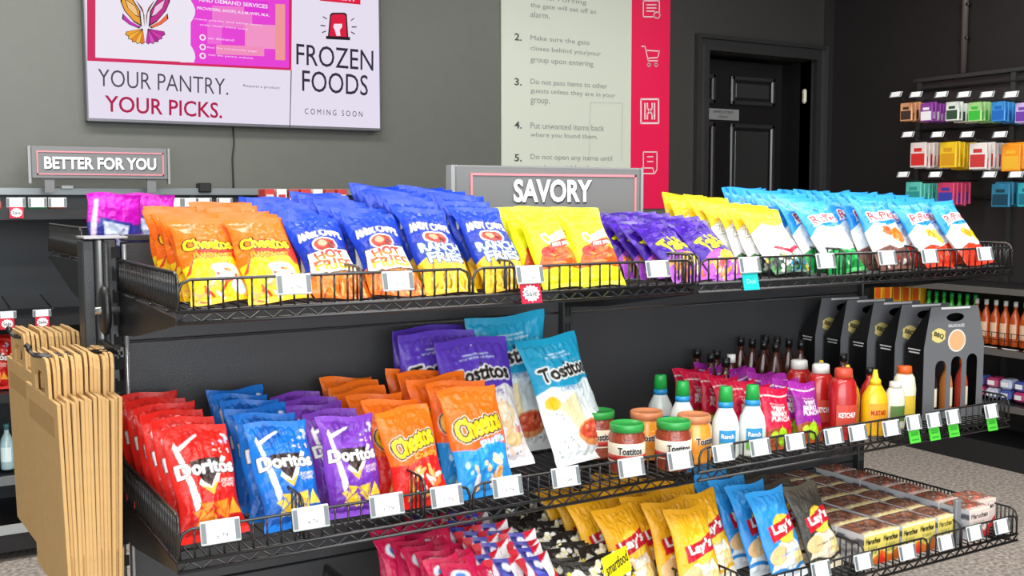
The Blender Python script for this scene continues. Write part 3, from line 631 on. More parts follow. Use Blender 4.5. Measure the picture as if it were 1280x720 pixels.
def sapps():
    a = Art(.165, .235, 'f2d21c'); a.grad(.72, 1, 'eec818', 'f6e430'); a.poly([(0, .62), (.3, .74), (.7, .7), (1, .8), (1, .2), (0, .2)], 'eef0ee'); a.text("ZAPP'S", .42, .60, .72, .15, 'f4f4ee', .10, 1, '55523c', 2); a.text('TATERS', .6, .47, .5, .05, 'd8d4b8', .1, 1, '8a866a', 1)
    a.poly([(.2, .34), (.24, .42), (.55, .34), (.9, .44), (.96, .36), (.58, .24)], 'f4f2f0'); a.poly([(.23, .35), (.26, .40), (.56, .32), (.88, .42), (.92, .37), (.58, .26)], 'c8203c'); a.poly([(0, 0), (0, .24), (1, .22), (1, 0)], '2c4a3c'); a.blobs(50, .02, .98, .03, .24, .05, ['f4f4f0', '2a8ab0', '1a1a18', 'e8c040', '3a7a3a', 'd8d8d4'], 4)
    return a
def ruffles(low, lowc, ins):
    a = Art(.17, .255, '1c8ad8'); a.grad(.6, 1, '1e86d4', '3aa6ea'); a.blobs(10, 0, 1, .75, 1, .06, ['2a98e2', '1878c0'], 1)
    a.poly([(0, .50), (.2, .60), (.5, .56), (.9, .62), (1, .5), (1, .2), (0, .2)], 'e6eef4'); a.ell(.5, .42, .48, .14, 'eef2f4')
    a.poly([(0, 0), (0, .24), (.3, .29), (.6, .25), (1, .30), (1, 0)], low); a.blobs(10, .05, .95, .04, .2, .04, lowc, 2)
    for c, x, y, rx, ry in ins: a.ell(x, y, rx, ry, c)
    a.poly([(.12, .60), (.16, .74), (.9, .80), (.9, .68)], WH); a.text('Ruffles', .52, .71, .70, .115, 'c8203a', .10, 1.6, WH, 4)
    return a
def doritos(base, base2, chip, low):
    a = Art(.135, .22, base); a.grad(.0, .5, base2, base); a.blobs(30, 0, 1, .1, .95, .012, [base2], 4)
    a.poly([(.10, .84), (.34, .98), (.62, .90), (.30, .72)], base2, .6); a.poly([(.10, .82), (.14, .86), (.32, .30), (.24, .22)], WH); a.poly([(.14, .8), (.5, .9), (.5, .88), (.18, .77)], WH)
    a.poly([(.24, .66), (.80, .68), (.50, .38)], '2a1410'); a.poly([(.34, .46), (.52, .36), (.86, .68), (.80, .70), (.52, .42), (.38, .50)], 'f4ece0'); a.poly([(.38, .44), (.52, .35), (.68, .5), (.52, .41)], 'f0a830')
    a.text('Doritos', .51, .60, .88, .115, WH, .03, 2.6, BK, 3)
    a.blobs(16, .62, .95, .80, .90, .03, ['e8eef6', base, 'b8c4e8'], 2); a.blobs(12, .6, .95, .70, .78, .02, ['f4d8d0', base2], 3); a.text('FLAVORED', .78, .47, .32, .035, 'f6e6e0', .05, .6); a.text('CHIPS', .8, .43, .22, .03, 'f6e6e0', .05, .6)
    a.chips(9, .2, .9, .13, .27, .13, chip, 5, low); a.band(0, .06, base)
    return a
def cheetos2(low, txt, tc):
    a = Art(.14, .22, 'f4600e'); a.grad(.6, 1, 'f2600c', 'f87818'); a.poly([(0, 0), (0, .44), (.3, .40), (.7, .47), (1, .44), (1, 0)], low)
    a.text('Cheetos', .50, .63, .80, .19, 'fac81c', .22, 3.4, BK, 5, out2='f8f2e0', ow2=2); a.text(txt, .68, .475, .48, .07, tc, .12, 1.4, low, 2)
    if txt == 'Crunchy': a.sticks(13, .25, .9, .10, .34, .11, .036, ['f09a38', 'f4b060', 'f6e2cc', 'e8823a'], 8); a.blobs(8, .3, .8, .12, .34, .035, ['f8ecdc'], 8)
    else: a.sticks(7, .3, .8, .1, .36, .1, .05, ['f2a84c', 'f6ceac', 'e8e4ea'], 6); a.blobs(12, .15, .95, .05, .36, .05, ['58b8ec', 'a8d8f4', 'f0c898'], 9)
    return a
def tostitos(top, lowt, sub, ins):
    a = Art(.215, .33, top); a.grad(.8, 1, top, top); a.poly([(0, .56), (.2, .60), (.5, .555), (.8, .62), (1, .58), (1, 0), (0, 0)], lowt)
    a.text('Tostitos', .50, .70, .80, .105, '1c1814', .05, 2.4, WH, 4, arc=.015); a.ell(.505, .77, .02, .018, '202020'); a.text('restaurant style', .5, .86, .36, .02, 'c8dcf0', 0, .5); a.text('tortilla chips', .5, .83, .5, .02, 'c8dcf0', 0, .5)
    a.text(sub, .53, .56, .44, .035, '5878a8' if sub[0] == 'O' else '6a50b0', -.05, .8, lowt, 1)
    a.blobs(80, .04, .96, .04, .50, .012, ['6a88b0', 'c8a060', '8898a8', '48688c'], 5)
    if ins == 'dip':
        a.poly([(.2, .44), (.5, .52), (.62, .24), (.42, .2)], 'ead8a8'); a.poly([(.5, .50), (.74, .46), (.70, .22), (.56, .2)], 'e0e8e6'); a.ell(.64, .20, .25, .10, 'd89058'); a.ell(.64, .215, .21, .07, 'c84830'); a.blobs(16, .46, .82, .18, .25, .025, ['e07050', 'f0a880', 'a02c1c'], 3); a.ell(.15, .47, .10, .055, 'f0c020')
    else:
        a.ell(.66, .38, .2, .10, 'e4cba0'); a.ell(.66, .39, .13, .06, 'f2e4c8'); a.ell(.78, .22, .14, .08, 'e8c890'); a.blobs(10, .3, .9, .08, .3, .05, ['e8c8b0', 'd88a90', 'f0dcc0'], 4); a.text('hint of lime', .3, .3, .3, .03, '8a68c0')
    return a
def lays(base, hi, lowc, oval='f2c018'):
    a = Art(.15, .235, base); a.grad(.65, 1, base, hi); a.poly([(0, .12), (.25, .42), (.75, .46), (1, .2), (1, 0), (0, 0)], lowc); a.ell(.55, .56, .30, .165, oval); a.ell(.55, .56, .27, .145, 'f6d44c')
    a.poly([(.16, .43), (.14, .60), (.88, .70), (.96, .52), (.6, .5)], 'c81c30'); a.text("Lay's", .54, .575, .62, .125, WH, .14, 2.6, '8a1020', 1)
    a.text('CLASSIC', .55, .40, .34, .04, 'a8acc0', .1, .6); a.ell(.22, .3, .2, .09, 'e8c088', 1, .5); a.ell(.8, .22, .2, .1, 'f0d890', 1, -.4); a.band(.10, .14, base, .02); a.text('potato chips', .5, .3, .5, .04, base, .1, .5)
    return a
def pouch_art(base, hi):
    a = Art(.10, .16, base); a.grad(.75, 1, hi, hi); a.band(.86, .875, WH); a.blobs(8, 0, 1, .3, .9, .1, [hi], 1)
    for k, (t, w_) in enumerate((('VERY', .5), ('BERRY', .56), ('PUNCH', .62))): a.text(t, .52, .66-k*.085, w_, .07, WH, 0, 1.8)
    a.text('freeze and squeeze', .5, .73, .5, .03, 'f2d0d8', 0, .5); a.poly([(0, 0), (0, .3), (.3, .36), (1, .22), (1, 0)], '9a4a24'); a.ell(.5, .2, .17, .15, 'a8d81c'); a.poly([(.45, .2), (.5, .40), (.58, .2)], 'b8e430'); a.ell(.22, .24, .11, .05, 'c0e040', 1, .5); a.ell(.78, .2, .06, .12, 'e82c30')
    return a
def dots():
    a = Art(.12, .17, '262320'); a.blobs(34, .02, .98, .05, .95, .07, ['e8e6dc', 'f2f0e8', 'cfc8b0', 'f0d838', '8a8468'], 3, .9); a.blobs(22, .02, .98, .05, .95, .035, ['1c1a18', '383430', 'd8b828'], 6); a.blobs(44, .02, .98, .05, .98, .095, ['f0eee4', 'e4e0d0', 'f6ecb0'], 13); a.text('smartfood', .5, .5, .8, .11, 'f4d41c', .1, 1.6, BK, 3); return a
def candy(kind):
    if kind == 'pink':
        a = Art(.07, .15, 'd81858'); a.grad(.5, 1, 'e02a60', 'c81448'); a.ell(.5, .84, .3, .09, 'e8f0f8'); a.ell(.5, .84, .17, .06, '3878c8'); a.text('Chews', .42, .45, .9, .2, 'f8ecf0', 1.25, 2); a.poly([(.75, .2), (.9, .2), (.95, .75), (.8, .75)], 'f4dce4'); a.blobs(10, .1, .9, .1, .35, .14, ['f09a28', 'f4c8b0', 'b81040', '58a8d0'], 2)
    elif kind == 'orange':
        a = Art(.07, .15, 'f09a18'); a.band(.5, 1, 'd81c50'); a.text('Fruit', .5, .75, .7, .1, WH, 1.2, 2); a.ell(.5, .3, .3, .1, 'fad040'); a.blobs(6, .1, .9, .05, .5, .1, ['58b0d8', 'f6e4d0', 'e0402c'], 3)
    else:
        a = Art(.085, .15, 'c8142c'); a.poly([(.28, 0), (.25, 1), (.62, 1), (.58, 0)], '3a3c9c'); a.blobs(14, .3, .6, .05, .95, .09, ['5458b8', '2c2e80', 'e8e8f4'], 3); a.poly([(.6, .9), (1, 1), (1, .8), (.6, .6)], 'f4f0f2'); a.poly([(.6, .5), (1, .62), (1, .45), (.6, .3)], 'f4dce2'); a.poly([(0, .2), (.25, .45), (.25, .25), (0, .02)], 'f4f0f2'); a.poly([(0, .75), (.25, .95), (.25, .8), (0, .6)], 'f0e4ea')
    return a
def chew_bag():
    a = Art(.15, .17, 'c414b4'); a.poly([(.0, .0), (0, .55), (1, .5), (1, 0)], '3a3a98'); a.poly([(.25, .12), (.2, .62), (.85, .55), (.8, .1)], '28308c'); a.poly([(.32, .18), (.27, .56), (.78, .5), (.73, .16)], 'c8d4ea'); a.band(.8, .9, 'd828c4'); a.blobs(14, .3, .75, .2, .5, .04, ['8aa4d8', 'e8e4f4', 'a070c8'], 4); a.poly([(0, .1), (.12, .9), (.2, .9), (.1, .1)], 'e4d0ec'); return a
nA = dict(nx=90, ny=132)
define('cheetos_hot', .128, .235, .043, cheetos_hot(), **nA); define('hot_fries', .125, .235, .042, andy('hot'), **nA); define('ranch_fries', .128, .235, .042, andy('ranch'), **nA)
define('chester', .128, .24, .048, chester(), **nA); define('takis', .135, .235, .04, takis(), **nA); define('sapps', .152, .235, .05, sapps(), **nA)
define('ruffles_green', .155, .255, .055, ruffles('1c9a48', ['e8f0e8', '48c070', '147838'], [('e8e0b0', .45, .42, .13, .07), ('f2e6b8', .75, .37, .16, .09)]), variants=1, **nA)
define('ruffles_brown', .16, .255, .055, ruffles('7a5248', ['e8e4e4', 'a03028', 'd8d0cc'], [('c87850', .45, .47, .17, .05), ('e0683c', .42, .52, .12, .03), ('f0741c', .72, .43, .20, .11)]), variants=1, **nA)
define('ruffles_red', .15, .255, .055, ruffles('e43c20', ['f4ece8', 'f06848', 'c82c14'], [('e0b040', .45, .46, .12, .06), ('d89a20', .52, .43, .10, .07), ('f0b81c', .75, .40, .16, .12)]), **nA)
define('doritos_red', .135, .22, .05, doritos('d8241c', 'b81614', ['e88420', 'f0a030', 'd86a18'], 'c83818'), nx=84, ny=124)
define('doritos_blue', .135, .22, .05, doritos('1470cc', '0c4a9c', ['e8c030', 'f2d450', 'd8a41c'], '1660b4'), nx=84, ny=124)
define('doritos_purple', .135, .22, .05, doritos('7a3cb4', '5a2490', ['e8c02c', 'f2d040', 'c89a1c'], '6a30a0'), nx=84, ny=124)
define('cheetos_red', .14, .22, .05, cheetos2('dc1c14', 'Crunchy', 'f6a030'), nx=84, ny=124); define('cheetos_blue', .15, .235, .052, cheetos2('2490dc', 'puffs', 'c8ecf8'), nx=84, ny=124)
define('tostitos_purple', .215, .33, .075, tostitos('5a3ab8', 'e8e4e6', 'SCOOPS', 'scoop'), nx=96, ny=140, variants=1); define('tostitos_teal', .215, .33, .075, tostitos('1c98c0', 'e2ecee', 'ORIGINAL', 'dip'), nx=96, ny=140, variants=1)
define('lays_yellow', .145, .235, .046, lays('eeb01c', 'd89a18', 'f4ecd8'), **nA); define('lays_blue', .155, .24, .05, lays('2488d4', '3aa0e8', 'e4ecf0'), **nA); define('lays_black', .15, .235, .046, lays('3a3834', '5a5448', 'e8dcc0', 'e8b428'), variants=1, **nA)
define('pouch_red', .10, .16, .034, pouch_art('c8183c', 'd01440'), nx=48, ny=72); define('pouch_purple', .10, .16, .034, pouch_art('8a1c8c', 'a0289c'), nx=48, ny=72)
define('dots', .13, .16, .034, dots(), nx=54, ny=60)
define('candy_pink', .085, .205, .024, candy('pink'), nx=30, ny=60, variants=1); define('candy_orange', .085, .205, .024, candy('orange'), nx=30, ny=60, variants=1); define('candy_stripe', .10, .20, .026, candy('stripe'), nx=36, ny=60, variants=1)
define('chew_bag', .15, .17, .03, chew_bag(), nx=44, ny=50, variants=1)
# ================================================================= top shelf bags
YF = -.535
def cols(rows):
    for r in rows: column(*r[:10], **(r[10] if len(r) > 10 else {}))
cols([
 ('cheetos_hot', 0.125, YF+.045, ZT, 6, .055, 42, 'orange and yellow cheese puff bag', 'left orange column, top shelf', 'orange puff bags on the top shelf', dict(back_tilt=30, sz=.88)),
 ('cheetos_hot', 0.228, YF+.01, ZT, 6, .062, 42, 'orange and yellow cheese puff bag', 'right orange column, top shelf', 'orange puff bags on the top shelf', dict(back_tilt=26, sz=.9)),
 ('hot_fries', 0.345, YF, ZT, 7, .06, 44, 'royal blue hot fries bag', 'left hot fries column', 'blue hot fries bags', dict(back_tilt=24, sz=.94)),
 ('hot_fries', 0.465, YF, ZT, 7, .06, 43, 'royal blue hot fries bag', 'right hot fries column', 'blue hot fries bags', dict(back_tilt=20, sz=.96)),
 ('ranch_fries', 0.598, YF, ZT, 7, .06, 41, 'royal blue ranch fries bag', 'left ranch fries column', 'blue ranch fries bags', dict(back_tilt=12)),
 ('ranch_fries', 0.735, YF, ZT, 7, .06, 40, 'royal blue ranch fries bag', 'right ranch fries column', 'blue ranch fries bags', dict(back_tilt=14)),
 ('chester', 0.875, YF, ZT, 5, .058, 34, 'bright yellow hot fries bag', 'left yellow column, top shelf', 'yellow fries bags', dict(back_tilt=36, sz=.9)),
 ('chester', 0.985, YF, ZT, 5, .058, 34, 'bright yellow hot fries bag', 'right yellow column, top shelf', 'yellow fries bags', dict(back_tilt=36, sz=.9)),
 ('takis', 1.25, YF, ZT, 6, .06, 50, 'deep purple rolled chip bag', 'left purple column, top shelf', 'purple bags on the top shelf', dict(back_tilt=42, sz=.9)),
 ('takis', 1.375, YF, ZT, 6, .06, 48, 'deep purple rolled chip bag', 'right purple column, top shelf', 'purple bags on the top shelf', dict(back_tilt=40, sz=.9)),
 ('sapps', 1.58, YF, ZT, 8, .058, 38, 'white and yellow chip bag', 'yellow and white column, top shelf', 'yellow and white bags', dict(back_tilt=10, sz=.9)),
 ('ruffles_green', 1.785, YF, ZT, 7, .062, 36, 'light blue green-bottomed chip bag', 'its column, top shelf', 'light blue ridged chip bags', dict(back_tilt=10, sz=.92)),
 ('ruffles_brown', 1.99, YF, ZT, 6, .065, 28, 'light blue brown-bottomed chip bag', 'its column, top shelf', 'light blue ridged chip bags', dict(back_tilt=14, sz=.9)),
 ('ruffles_red', 2.17, YF, ZT, 6, .065, 36, 'light blue red-bottomed chip bag', 'left red-bottomed column', 'light blue ridged chip bags', dict(back_tilt=18, sz=.9)),
 ('ruffles_red', 2.335, YF, ZT, 5, .065, 36, 'light blue red-bottomed chip bag', 'right end column, top shelf', 'light blue ridged chip bags', dict(back_tilt=24, yaw=8, sz=.9)),
])
# ================================================================= middle shelf
cols([
 ('doritos_red', .09, -.495, ZM, 6, .075, 24, 'red tortilla chip bag', 'middle shelf red column', 'red tortilla chip bags', dict(back_tilt=14, yaw=9, dx=-.004, sc=1.03)),
 ('doritos_blue', .25, -.51, ZM, 6, .075, 26, 'blue tortilla chip bag', 'middle shelf blue column', 'blue tortilla chip bags', dict(back_tilt=12, yaw=4)),
 ('doritos_purple', .385, -.50, ZM, 5, .075, 20, 'purple tortilla chip bag', 'middle shelf purple column', 'purple tortilla chip bags', dict(back_tilt=12, yaw=3, sc=.95)),
 ('cheetos_red', .53, -.51, ZM, 6, .078, 26, 'orange and red cheese snack bag', 'middle shelf orange-red column', 'orange and red cheese snack bags', dict(back_tilt=12, yaw=4)),
 ('cheetos_blue', .69, -.51, ZM, 5, .078, 22, 'orange and blue cheese puffs bag', 'middle shelf orange-blue column', 'orange and blue puffs bags', dict(back_tilt=14, yaw=4, sc=1.05)),
])
bag('tostitos_purple', .815, -.33, ZM+.004, 22, 4, 'large purple and white tortilla scoops bag, front one of the purple pair', 'large tortilla bags'); bag('tostitos_purple', .745, -.215, ZM+.004, 13, -2, 'large purple tortilla scoops bag half hidden behind the front one', 'large tortilla bags')
bag('tostitos_purple', .76, -.12, ZM+.004, 8, 5, 'rearmost large purple tortilla scoops bag by the back panel', 'large tortilla bags')
bag('tostitos_teal', 1.05, -.37, ZM+.004, 26, 12, 'large teal and white tortilla chip bag with salsa bowl picture', 'large tortilla bags'); bag('tostitos_teal', .95, -.20, ZM+.004, 10, -2, 'large teal tortilla chip bag standing behind, near the back panel', 'large tortilla bags', sc=1.08)
# jars
LBL = mat('label_cream', 'ece0c8', .5); LR = mat('label_red', 'b02c24', .5); SALSA = mat('salsa_red', '8f3820', .25, bump=.6, bscale=90, var=.45, coat=.6); QUESO = mat('queso_orange', 'e8962c', .25, var=.15, coat=.6)
LIDG = mat('lid_green', '2f9a44', .35); LIDO = mat('lid_orange', 'cf8358', .35)
def jar(X, Y, kind, lab, yaw=0):
    o = empty('salsa_jar' if kind == 's' else 'dip_jar', (X, Y, ZM+.002), R(yaw)); r = .044
    MB().lathe([(0, .0), (r*.9, .0), (r, .008), (r, .088), (r*.86, .1), (r*.84, .104), (0, .104)], 28).build('jar_body', SALSA if kind == 's' else QUESO, o)
    MB().lathe([(r*.88, .1), (r*.95, .101), (r*.95, .116), (r*.9, .119), (r*.82, .118), (r*.8, .116), (0, .116)], 28).build('lid', LIDG if kind == 's' else LIDO, o)
    b = MB().lathe([(r+.0004, .03), (r+.0008, .031), (r+.0008, .074), (r+.0004, .075)], 28).build('label_band', LBL if kind == 's' else QUESO, o)
    if kind == 's': MB().lathe([(r+.0012, .034), (r+.0012, .047)], 28).build('label_stripe', LR, b)
    flat_text('Tostitos', .062, .017, DARK, b, (0, 0, .058), off=.03, radius=r+.0022); flat_text('Tostitos', .064, .019, WHITE, b, (0, 0, .058), off=.06, radius=r+.0015)
    return tag(o, lab, 'jar', 'dip jars on the middle shelf')
jar(1.085, -.49, 's', 'green-lidded salsa jar, left one at the shelf lip', -25); jar(1.20, -.525, 's', 'green-lidded salsa jar, right one at the shelf lip', -20); jar(1.115, -.33, 's', 'green-lidded salsa jar half hidden behind the teal chip bag', -20)
jar(1.215, -.40, 'q', 'orange-lidded dip jar in the back, left of the ranch bottles', -20); jar(1.29, -.495, 'q', 'orange-lidded dip jar in front, beside the ranch bottles', 5)
# dressing bottles
BW = mat('bottle_white', 'dfe6e2', .25, coat=.5); CG = mat('cap_green', '1fa848', .3); CB = mat('collar_blue', '1f8fd0', .3); LB = mat('label_blue', '2a90c8', .4); LG = mat('label_green', '6cb83c', .45)
def ranch(X, Y, lab):
    o = empty('dressing_bottle', (X, Y, ZM+.002), R(-28)); E_ = dict(ex=1, ey=.75)
    MB().lathe([(0, 0), (.033, 0), (.036, .006), (.036, .075), (.031, .1), (.019, .125), (.017, .13), (0, .13)], 24, **E_).build('bottle_body', BW, o)
    MB().lathe([(0, .127), (.019, .127), (.019, .142), (0, .142)], 24, **E_).build('collar', CB, o)
    MB().lathe([(0, .142), (.0185, .142), (.016, .178), (.014, .181), (0, .181)], 24, **E_).build('cap', CG, o)
    vs = [(.0368*math.sin(a), -.0368*.75*math.cos(a)-.0006, z) for z in (.018, .04, .072) for a in (-.6, -.3, 0, .3, .6)]
    m = MB().add(vs[:10], [(k, k+1, k+6, k+5) for k in range(4)]).build('label_foot', LG, o); MB().add([(x, y, z+.001) for x, y, z in vs[5:]], [(k, k+1, k+6, k+5) for k in range(4)]).build('label', LB, o)
    flat_text('Ranch', .034, .012, WHITE, o, (0, .0085, .058), off=.03, radius=.0378)
    return tag(o, lab, 'bottle', 'ranch dressing bottles')
ranch(1.385, -.505, 'white ranch bottle with green cap, left of the front pair'); ranch(1.462, -.52, 'white ranch bottle with green cap, right of the front pair'); ranch(1.345, -.385, 'white ranch bottle with green cap, nearer of the two behind the jars'); ranch(1.36, -.275, 'white ranch bottle with green cap, farthest back and leftmost')
# drink pouches
cols([('pouch_red', 1.565, -.525, ZM, 7, .062, 14, 'red drink pouch', 'the red pouch column', 'drink pouches on the middle shelf', dict(name='drink_pouch', cat='pouch', yaw=2, sc=1.0, back_tilt=6)),
      ('pouch_purple', 1.685, -.515, ZM, 8, .058, 14, 'purple drink pouch', 'the purple pouch column', 'drink pouches on the middle shelf', dict(name='drink_pouch', cat='pouch', yaw=2, sc=1.02, back_tilt=4))])
KR = mat('ketchup_red', 'b41c1c', .25, coat=.5); KB = mat('sauce_brown', '4a1c12', .25, coat=.5); MY = mat('mustard_yellow', 'f0b810', .28, coat=.4); CW_ = mat('cap_white', 'ecebe4', .3); CK = mat('cap_black', '141414', .3); MAYO = mat('mayo_cream', 'e6e4cc', .3, coat=.4); CO = mat('cap_orange', 'e0601c', .35); CY = mat('cap_yellow', 'f0c828', .35)
def bottle(X, Y, body, cap, H, r, lab, lblc=None, txt='', name='sauce_bottle', group='sauce bottles on the middle shelf', Z=None, capstyle='flip', ey=.7, yaw=-20, cat='bottle', tc=None):
    o = empty(name, (X, Y, (ZM if Z is None else Z)+.002), R(yaw)); h = H
    if capstyle == 'cone': pf = [(0, 0), (r*.93, 0), (r, .006), (r, h*.52), (r*.9, h*.62), (r*.55, h*.74), (r*.42, h*.78), (0, h*.78)]; cp = [(0, h*.78), (r*.45, h*.78), (r*.42, h*.84), (r*.25, h*.88), (r*.14, h), (0, h)]
    elif capstyle == 'flip': pf = [(0, 0), (r*.93, 0), (r, .006), (r*.93, h*.3), (r, h*.6), (r*.86, h*.8), (r*.62, h*.87), (0, h*.87)]; cp = [(0, h*.87), (r*.62, h*.87), (r*.58, h*.985), (r*.5, h), (0, h)]
    else: pf = [(0, 0), (r*.95, 0), (r, .005), (r, h*.56), (r*.8, h*.68), (r*.36, h*.80), (r*.33, h*.88), (0, h*.88)]; cp = [(0, h*.88), (r*.42, h*.88), (r*.42, h), (0, h)]
    MB().lathe(pf, 22, ey=ey).build('bottle_body', body, o); MB().lathe(cp, 18, ey=max(ey, .85)).build('cap', cap, o)
    if lblc:
        vs = [(r*1.012*math.sin(a), -r*1.03*ey*math.cos(a), z) for z in (h*.18, h*.5) for a in (-.8, -.4, 0, .4, .8)]
        MB().add(vs, [(k, k+1, k+6, k+5) for k in range(4)]).build('label', lblc, o)
    if txt: flat_text(txt, r*1.25, h*.075, tc or WHITE, o, (0, r*(1-ey)-.0004, h*.36), off=.03, radius=r*1.05)
    return tag(o, lab, cat, group)
wp = ['front', 'second', 'third', 'fourth', 'fifth', 'rearmost']
for i in range(3): bottle(1.80+.004*i, -.515+.085*i, KR, mat('ketchup_cap', 'd85038', .3) if i == 0 else CW_, .195, .041, 'red ketchup bottle, %s of its row' % wp[i], mat('label_ketchup', 'c84434', .4), 'KETCHUP')
for i in range(3): bottle(1.915+.002*i, -.525+.1*i, MY, CY, .182, .038, 'yellow mustard bottle with pointed cap, %s of its row' % wp[i], mat('label_mustard', 'e8a020', .4), 'MUSTARD', capstyle='cone', tc=KR)
for i in range(5): bottle(1.63+.05*(i % 2)+.012*i, -.235+.045*i, KB, CW_ if i == 1 else CK, .2, .03, 'dark brown sauce bottle behind the pouches, %s in the row' % wp[min(i, 4)], mat('label_tan', 'a8683c', .4), capstyle='neck')
for i in range(4): bottle(1.86+.0*i, -.20+.05*i, KB, CK, .225, .027, 'slim dark sauce bottle behind the ketchup, %s in the row' % wp[i], mat('label_pale', 'd8d4c8', .4), capstyle='neck')
for i in range(4): bottle(1.985, -.18+.05*i, KB, CK, .22, .027, 'slim dark sauce bottle behind the mustard, %s in the row' % wp[i], mat('label_pale', 'd8d4c8', .4), capstyle='neck')
bottle(2.03, -.50, MAYO, CW_, .135, .03, 'short cream sauce bottle beside the mustard', mat('label_green2', '5a7a3c', .4), capstyle='flip'); bottle(2.105, -.47, MAYO, CO, .17, .036, 'cream sauce bottle with wide orange cap by the front black carrier', mat('label_yellow2', 'd8b83c', .4), capstyle='flip')
bottle(2.04, -.40, KR, CK, .16, .028, 'small red hot sauce bottle between mustard and black carriers', LBL, capstyle='neck'); bottle(2.04, -.30, KB, CK, .19, .028, 'dark steak sauce bottle between mustard and black carriers', LBL, capstyle='neck')
# black gift carriers with arched windows
CARB = mat('carrier_front_lit', '66686b', .4, bump=.05); CARS = mat('carrier_side_black', '0f0f11', .4)  # front panel's grey holds the light falling on black card; sides stay black
def plate(outline, holes, thick, name, m, parent, y):
    cu = bpy.data.curves.new(name, 'CURVE'); cu.dimensions = '2D'; cu.fill_mode = 'BOTH'; cu.extrude = thick/2
    for pts in [outline]+holes:
        sp = cu.splines.new('POLY'); sp.points.add(len(pts)-1); sp.use_cyclic_u = True
        for p, (a, b) in zip(sp.points, pts): p.co = (a, b, 0, 1)
    o = bpy.data.objects.new(name, cu); C.objects.link(o); dg = bpy.context.evaluated_depsgraph_get(); dg.update(); me = bpy.data.meshes.new_from_object(o.evaluated_get(dg)); bpy.data.objects.remove(o)
    me.transform(Matrix.Rotation(R(90), 4, 'X')); me.transform(Matrix.Translation((0, y, 0))); me.materials.clear(); return link(name, me, parent, m)
def arch(cx_, w_, z0, z1): return [(cx_-w_/2, z0), (cx_+w_/2, z0)]+[(cx_+w_/2*math.cos(a), z1-w_/2+w_/2*math.sin(a)) for a in [k*math.pi/8 for k in range(9)]]
FOOD = mat('carrier_picture', 'e0a878', .5); LINEW = mat('carrier_white_print', 'e4e4e2', .5)
proto = None
for i in range(5):
    W_, D_, H_ = .23, .078, .335; o = empty('bottle_carrier', (2.30-.012*i, -.455+.094*i, ZM+.003), R(-9))
    if proto is None:
        out = [(-W_/2, 0), (W_/2, 0), (W_/2, .215), (W_/2-.028, H_), (-W_/2+.022, H_), (-W_/2, .215)]
        hol = [arch(-.05, .042, .03, .175), arch(.01, .042, .03, .185), arch(.07, .042, .03, .19)]
        hh = [(.0+.034*math.cos(k*math.pi/8), .302+.013*math.sin(k*math.pi/8)) for k in range(16)]
        plate(out, hol+[hh], .0015, 'front_panel', CARB, o, -D_/2); m = MB(); m.box(-W_/2, W_/2, D_/2-.002, D_/2, 0, .215); m.box(-W_/2, W_/2, -D_/2, D_/2, 0, .002); m.add([(-W_/2, D_/2, .215), (W_/2, D_/2, .215), (W_/2-.028, -D_/2+.002, H_), (-W_/2+.022, -D_/2+.002, H_)], [(0, 1, 2, 3)]); m.build('back_panel', CARS, o)
        for s_ in (-1, 1): 
            xx = s_*W_/2; xt = (W_/2-.028) if s_ > 0 else (-W_/2+.022)
            sd = MB().add([(xx, -D_/2, 0), (xx, D_/2, 0), (xx, D_/2, .215), (xx, -D_/2, .215), (xt, -D_/2, H_)], [(0, 1, 2, 3), (3, 2, 4)]).build('side_panel', CARS, o)
        for zz, ww in ((.205, .05), (.196, .044)): MB().add([(-W_/2-.0006, -ww/2, zz), (-W_/2-.0006, ww/2, zz), (-W_/2-.0006, ww/2, zz+.004), (-W_/2-.0006, -ww/2, zz+.004)], [(0, 1, 2, 3)]).build('print_line', LINEW, o)
        MB().add([(.034*math.cos(k*math.pi/9)+.008, -D_/2-.0012, .232+.034*math.sin(k*math.pi/9)) for k in range(18)], [tuple(range(18))]).build('picture_ring', LINEW, o)
        MB().add([(.030*math.cos(k*math.pi/9)+.008, -D_/2-.0018, .232+.030*math.sin(k*math.pi/9)) for k in range(18)], [tuple(range(18))]).build('picture', FOOD, o)
        MB().add([(-.062+.03*math.cos(k*math.pi/6)*(1 if k % 2 else .8), -D_/2-.0012, .25+.022*math.sin(k*math.pi/6)) for k in range(12)], [tuple(range(12))]).build('badge', mat('carrier_badge', 'd8c87c', .5), o)
        flat_text('BBQ', .038, .016, DARK, o, (-.062, -D_/2-.002, .25), off=.03, rot=-.3); flat_text('GRILLING SAUCES', .062, .009, LINEW, o, (.004, -D_/2-.0014, .277), off=.01)
        MB().box(-.055, .055, -D_/2-.0016, -D_/2-.0008, H_-.008, H_-.002).build('white_strip', LINEW, o); proto = o
    else:
        for ch in proto.children:
            c_ = ch.copy(); C.objects.link(c_); c_.parent = o
    tag(o, 'black cardboard sauce carrier, ' + ('front one with its three arched windows in view' if i == 0 else '%s from the front in the row' % ORD[i] if i < 4 else 'rearmost of the row'), 'carrier', 'black bottle carriers on the middle shelf')
    if i < 1:
        for k, (dx, bc, cc) in enumerate(((-.05, CARS, CK), (.01, mat('sauce_orange', 'd8803c', .3), mat('sauce_cap', 'e09040', .3)), (.07, mat('sauce_red', 'c04030', .3), CO))):
            bottle(o.location.x+dx*.987, o.location.y-dx*.156, bc, cc, .175, .019, 'small %s sauce bottle in the %s window of the front carrier' % (['dark', 'orange', 'red'][k], ['left', 'middle', 'right'][k]), LBL, capstyle='neck', ey=1, group='bottles in the front carrier', yaw=0)
